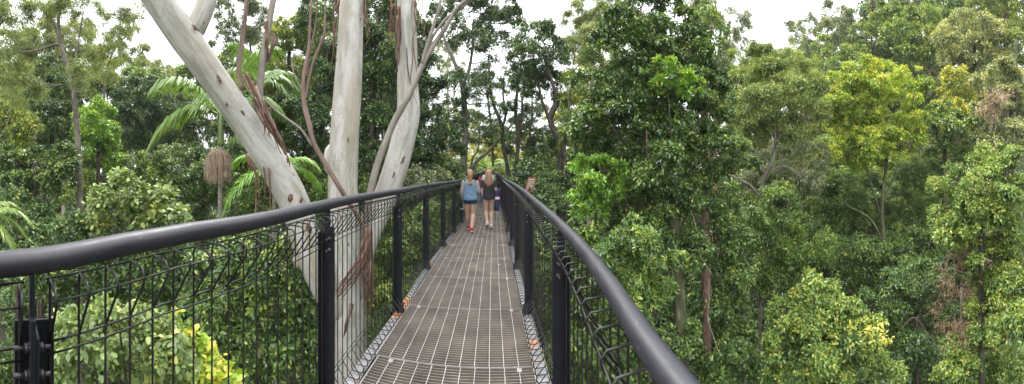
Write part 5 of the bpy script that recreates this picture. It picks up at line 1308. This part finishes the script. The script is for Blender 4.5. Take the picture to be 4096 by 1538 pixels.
    tag(b.build('jumper', jm, None, origin=j0), 'navy jumper with white and maroon bands hanging over the forearm of the girl in charcoal', 'jumper')
    c = j0 + V * .125 + UP * .0 + U * .05
    bag = empty('shoulder_bag', c - UP * .15, 'small dark maroon bag at the right side of the girl in charcoal', 'bag')
    mbag = cloth('maroon_leather', (.045, .018, .022), .2, 10, .5)
    b = MB(); b.tube([c + UP * z for z in (-.17, -.16, -.10, 0, .05, .06)], [[.012, .06], [.035, .10], [.042, .115], [.036, .10], [.022, .085], [.008, .06]], 18, rough=.05, rng=rng, up0=V); b.build('pouch', mbag, bag)
    b = MB(); b.tube([c + UP * .04 + U * .07, c + UP * .17 + U * .03 - V * .04, c + UP * .26 - V * .07, c + UP * .17 - U * .04 - V * .04, c + UP * .04 - U * .07], [.007] * 5, 8); b.build('strap', mbag, bag)
    w = j0 + V * .035 - UP * .50
    u = empty('umbrella', w, 'pale folded umbrella tip hanging below the striped jumper', 'umbrella')
    b = MB(); b.tube([w + UP * .02, w - UP * .10, w - UP * .20, w - UP * .27 + V * .02], [.03, .028, .018, .004], 12, rough=.1, rng=rng); b.build('folded_canopy', plain('clear_plastic_blue', (.40, .46, .52), .2, 0, .2, 25, .2), u)
    b = MB(); b.tube([w - UP * .25, w - UP * .31 + V * .022], [.004, .003], 8); b.build('tip', RUBBER, u)
girl_grey()

def grown(label, sv, h, top, trous, shoe, hair, long=False, w=1.05, step=1, bag=None):
    g = Fig(label, sv, h, w)
    hl, hr = (-.085, 0, .86), (.085, 0, .86)
    kl, kr = (-.085, .10 * step, .475), (.080, -.02 * step, .465)
    al, ar = (-.080, .17 * step, .095), (.075, -.22 * step, .105)
    tl, tr = (-.088, .33 * step if step > 0 else .0, .03), (.082, -.06 * step if step > 0 else .36, .028)
    b = MB(); g.torso(b); g.head(b); g.leg(b, hl, kl, al, tl); g.leg(b, hr, kr, ar, tr)
    arms = [((-.175, -.01, 1.33), (-.225, -.03, 1.06), (-.20, .12, .86)), ((.175, -.01, 1.33), (.225, -.05, 1.07), (.205, .03, .83))]
    for a_, e_, w_ in arms:
        g.limb(b, [a_, e_, w_], [.048, .040, .028], 12, 12)
        g.hand(b, w_, (0, .2, -.95), (-np.sign(w_[0]), 0, 0), (0, 1, 0), .6)
    fuse('body', b, SKIN, g.root, .008, 2); g.face()
    b = MB()
    g.tube(b, [(0, -.006, z) for z in (.78, .86, .93, 1.0)], [(.14, .11), (.18, .13), (.175, .128), (.15, .11)], 18)
    for h_, k_, a_ in ((hl, kl, al), (hr, kr, ar)):
        g.limb(b, [h_, k_, np.array(a_) + [0, 0, .0]], [.105, .078, .062], 14, 14)
    fuse('trousers', b, trous, g.root, .011, 2)
    b = MB()
    t = [(.86, .185, .142), (.92, .185, .145), (1.05, .165, .13), (1.18, .172, .130), (1.30, .175, .118), (1.355, .135, .09), (1.40, .075, .07)]
    g.tube(b, [(0, -.010, z) for z, a, c in t], [(a * w, c * w) for z, a, c in t], 24)
    for a_, e_, w_ in arms:
        a_, e_, w_ = map(np.array, (a_, e_, w_))
        if long: g.limb(b, [a_ * [.8, 1, 1.01], a_, e_, e_ + (w_ - e_) * .95], [.056, .064, .056, .044], 14, 14)
        else: g.limb(b, [a_ * [.8, 1, 1.01], a_, a_ + (e_ - a_) * .6], [.056, .066, .062], 14, 10)
    fuse('shirt', b, top, g.root, .01, 1)
    g.shoe(al, tl, shoe); g.shoe(ar, tr, shoe)
    return g
g = grown('man with cropped hair in a pale blue shirt, half hidden ahead of the two girls', (13.4, -.19), 1.74, BLUEW, cloth('dark_trousers', (.03, .035, .05)), BLACKC, HAIR_M, w=1.12)
g.cap('hair', HAIR_M, low=1.50, grow=1.0)
g = grown('dark-haired woman in a red top, jeans and tan boots, leading on the left', (15.2, -.455), 1.56, REDTOP, JEANS, TAN, HAIR_D, True, 1.05, -1)
h_ = g.cap('hair', HAIR_D, low=1.44, grow=1.12)
def bob(u, rng):
    a = -PI * (-.1 + 1.2 * u); c, s_ = math.cos(a), math.sin(a); j = rng.uniform(-.01, .01)
    return [(.02 * c, -.02, 1.695), (.085 * c, -.005 + .09 * s_, 1.655), (.10 * c + j, -.005 + .115 * s_, 1.57), (.105 * c + j, -.01 + .11 * s_, 1.47), (.09 * c + j, -.015 + .10 * s_, 1.40 + rng.uniform(-.03, .02))]
g.strands('hair_strands', HAIR_D, 60, bob, .012, h_)
# ------------------------------------------------------------------ ground, sky, light, camera
def ground():
    n = 170; R = 130.0
    u = np.linspace(-1, 1, n); u = np.sign(u) * np.abs(u) ** 2.0 * R
    X, Y = np.meshgrid(u, u); Z = terrain(X, Y)
    v = np.stack([X, Y, Z], -1).reshape(-1, 3)
    f = [(i * n + j, i * n + j + 1, (i + 1) * n + j + 1, (i + 1) * n + j) for i in range(n - 1) for j in range(n - 1)]
    m, nt, out = new_mat('forest_floor')
    vv = coords(nt)
    a = noise(nt, vv, .5, 8, .65); b = noise(nt, vv, 9, 6, .7)
    c = ramp(nt, b, [(.3, (.022, .018, .012)), (.5, (.055, .042, .026)), (.7, (.11, .085, .055))])
    g = ramp(nt, b, [(.3, (.018, .028, .012)), (.7, (.06, .09, .03))])
    c = mixc(nt, ramp(nt, a, [(.42, (0, 0, 0)), (.58, (1, 1, 1))]), c, g)
    p = N(nt, 'ShaderNodeBsdfPrincipled', Roughness=.95)
    nt.links.new(c, p.inputs['Base Color']); nt.links.new(bump(nt, b, .8, .08), p.inputs['Normal'])
    nt.links.new(p.outputs[0], out.inputs[0])
    me = bpy.data.meshes.new('ground'); me.from_pydata(v.tolist(), [], f); me.materials.append(m)
    me.polygons.foreach_set('use_smooth', np.ones(len(me.polygons), bool))
    tag(link(bpy.data.objects.new('ground', me)), kind='structure')
ground()

def undergrowth():
    """low ground cover that nobody could count"""
    rng = np.random.default_rng(5)
    Q, T = [], []
    n = 900
    az = np.radians(rng.uniform(-98, 98, n)); d = 5 + 50 * rng.uniform(0, 1, n) ** 1.2
    for a, r in zip(az, d):
        x, y = r * math.sin(a), r * math.cos(a)
        s, v = x * U[0] + y * U[1], x * V[0] + y * V[1]
        if -1.6 < v < 1.0 and s < 26: continue
        z = float(terrain(x, y)); R = rng.uniform(.8, 1.7) * (1 + r / 60)
        C = np.array([x, y, z + .35 * R])
        q, t = crown_quads([(C, (R, R, R * .8))], max(.12, .013 * r), ['vine', 'broad', 'vine', 'whorl'][rng.integers(4)], 1.0, rng, .34 + .08 * rng.standard_normal(), .1)
        Q.append(q); T.append(t)
    o = leaf_mesh('undergrowth', np.concatenate(Q), np.concatenate(T), LEAF['mid'], None, np.zeros(3))
    tag(o, kind='stuff')
undergrowth()

w = bpy.data.worlds.new('World'); sc.world = w; w.use_nodes = True
nt = w.node_tree; nt.nodes.clear()
SUN_EL, SUN_AZ = math.radians(58), math.radians(-35)
sky = N(nt, 'ShaderNodeTexSky', sky_type='NISHITA', sun_disc=False, sun_elevation=SUN_EL, sun_rotation=SUN_AZ)
hs = N(nt, 'ShaderNodeHueSaturation', Saturation=.10)
nt.links.new(sky.outputs[0], hs.inputs['Color'])
tc = nt.nodes.new('ShaderNodeTexCoord')
cl = noise(nt, tc.outputs['Generated'], 2.2, 6, .55)
cc = ramp(nt, cl, [(.35, (13.5, 13.8, 14.3)), (.7, (17.0, 17.1, 17.2))])
c = mixc(nt, .85, hs.outputs[0], cc)
# an overcast sky is about three times brighter overhead than at the horizon
sz = nt.nodes.new('ShaderNodeSeparateXYZ'); nt.links.new(tc.outputs['Generated'], sz.inputs[0])
gr = ramp(nt, sz.outputs['Z'], [(0.0, (.50, .50, .50)), (.5, (1.0, 1.0, 1.0)), (1.0, (1.0, 1.0, 1.0))])
c = mixc(nt, 1.0, c, gr, 'MULTIPLY')
bg = N(nt, 'ShaderNodeBackground', Strength=.115)
nt.links.new(c, bg.inputs['Color'])
wo = nt.nodes.new('ShaderNodeOutputWorld'); nt.links.new(bg.outputs[0], wo.inputs[0])
sun = bpy.data.lights.new('sun', 'SUN'); sun.energy = 1.5; sun.angle = math.radians(14); sun.color = (1, .965, .92)
so = link(bpy.data.objects.new('sun', sun))
sd = Vector((math.sin(SUN_AZ) * math.cos(SUN_EL), math.cos(SUN_AZ) * math.cos(SUN_EL), math.sin(SUN_EL)))
so.rotation_euler = sd.to_track_quat('Z', 'Y').to_euler(); so.location = (0, 0, 60)

def haze():
    m, nt, out = new_mat('haze_air')
    pv = nt.nodes.new('ShaderNodeVolumePrincipled')
    pv.inputs['Color'].default_value = (.86, .90, .93, 1); pv.inputs['Density'].default_value = HAZE; pv.inputs['Anisotropy'].default_value = .2
    nt.links.new(pv.outputs[0], out.inputs['Volume'])
    me = bpy.data.meshes.new('haze'); r = 131.0; z0, z1 = -14.0, 62.0
    v = [(x, y, z) for z in (z0, z1) for y in (-r, r) for x in (-r, r)]
    me.from_pydata(v, [], [(0, 2, 3, 1), (4, 5, 7, 6), (0, 1, 5, 4), (2, 6, 7, 3), (0, 4, 6, 2), (1, 3, 7, 5)])
    me.materials.append(m)
    tag(link(bpy.data.objects.new('haze', me)), kind='stuff')
HAZE = .0006
haze()
cam = bpy.data.cameras.new('camera'); cam.type = 'PANO'
cam.panorama_type = 'CENTRAL_CYLINDRICAL'
cam.central_cylindrical_range_u_min = -2048 / F; cam.central_cylindrical_range_u_max = 2048 / F
cam.central_cylindrical_range_v_min = -(1538 - 698) / F; cam.central_cylindrical_range_v_max = 698 / F
cam.central_cylindrical_radius = 1.0
cam.clip_start = .02; cam.clip_end = 2000
co = link(bpy.data.objects.new('camera', cam)); co.location = (0, 0, EYE); co.rotation_euler = (PI / 2, 0, 0)
sc.camera = co
sc.view_settings.view_transform = 'Standard'; sc.view_settings.look = 'None'
sc.view_settings.exposure = 1.36; sc.view_settings.gamma = 1.0
sc.cycles.max_bounces = 6; sc.cycles.diffuse_bounces = 3; sc.cycles.glossy_bounces = 3; sc.cycles.transmission_bounces = 4
sc.cycles.use_denoising = True
print('LEAVES', LEAVES)
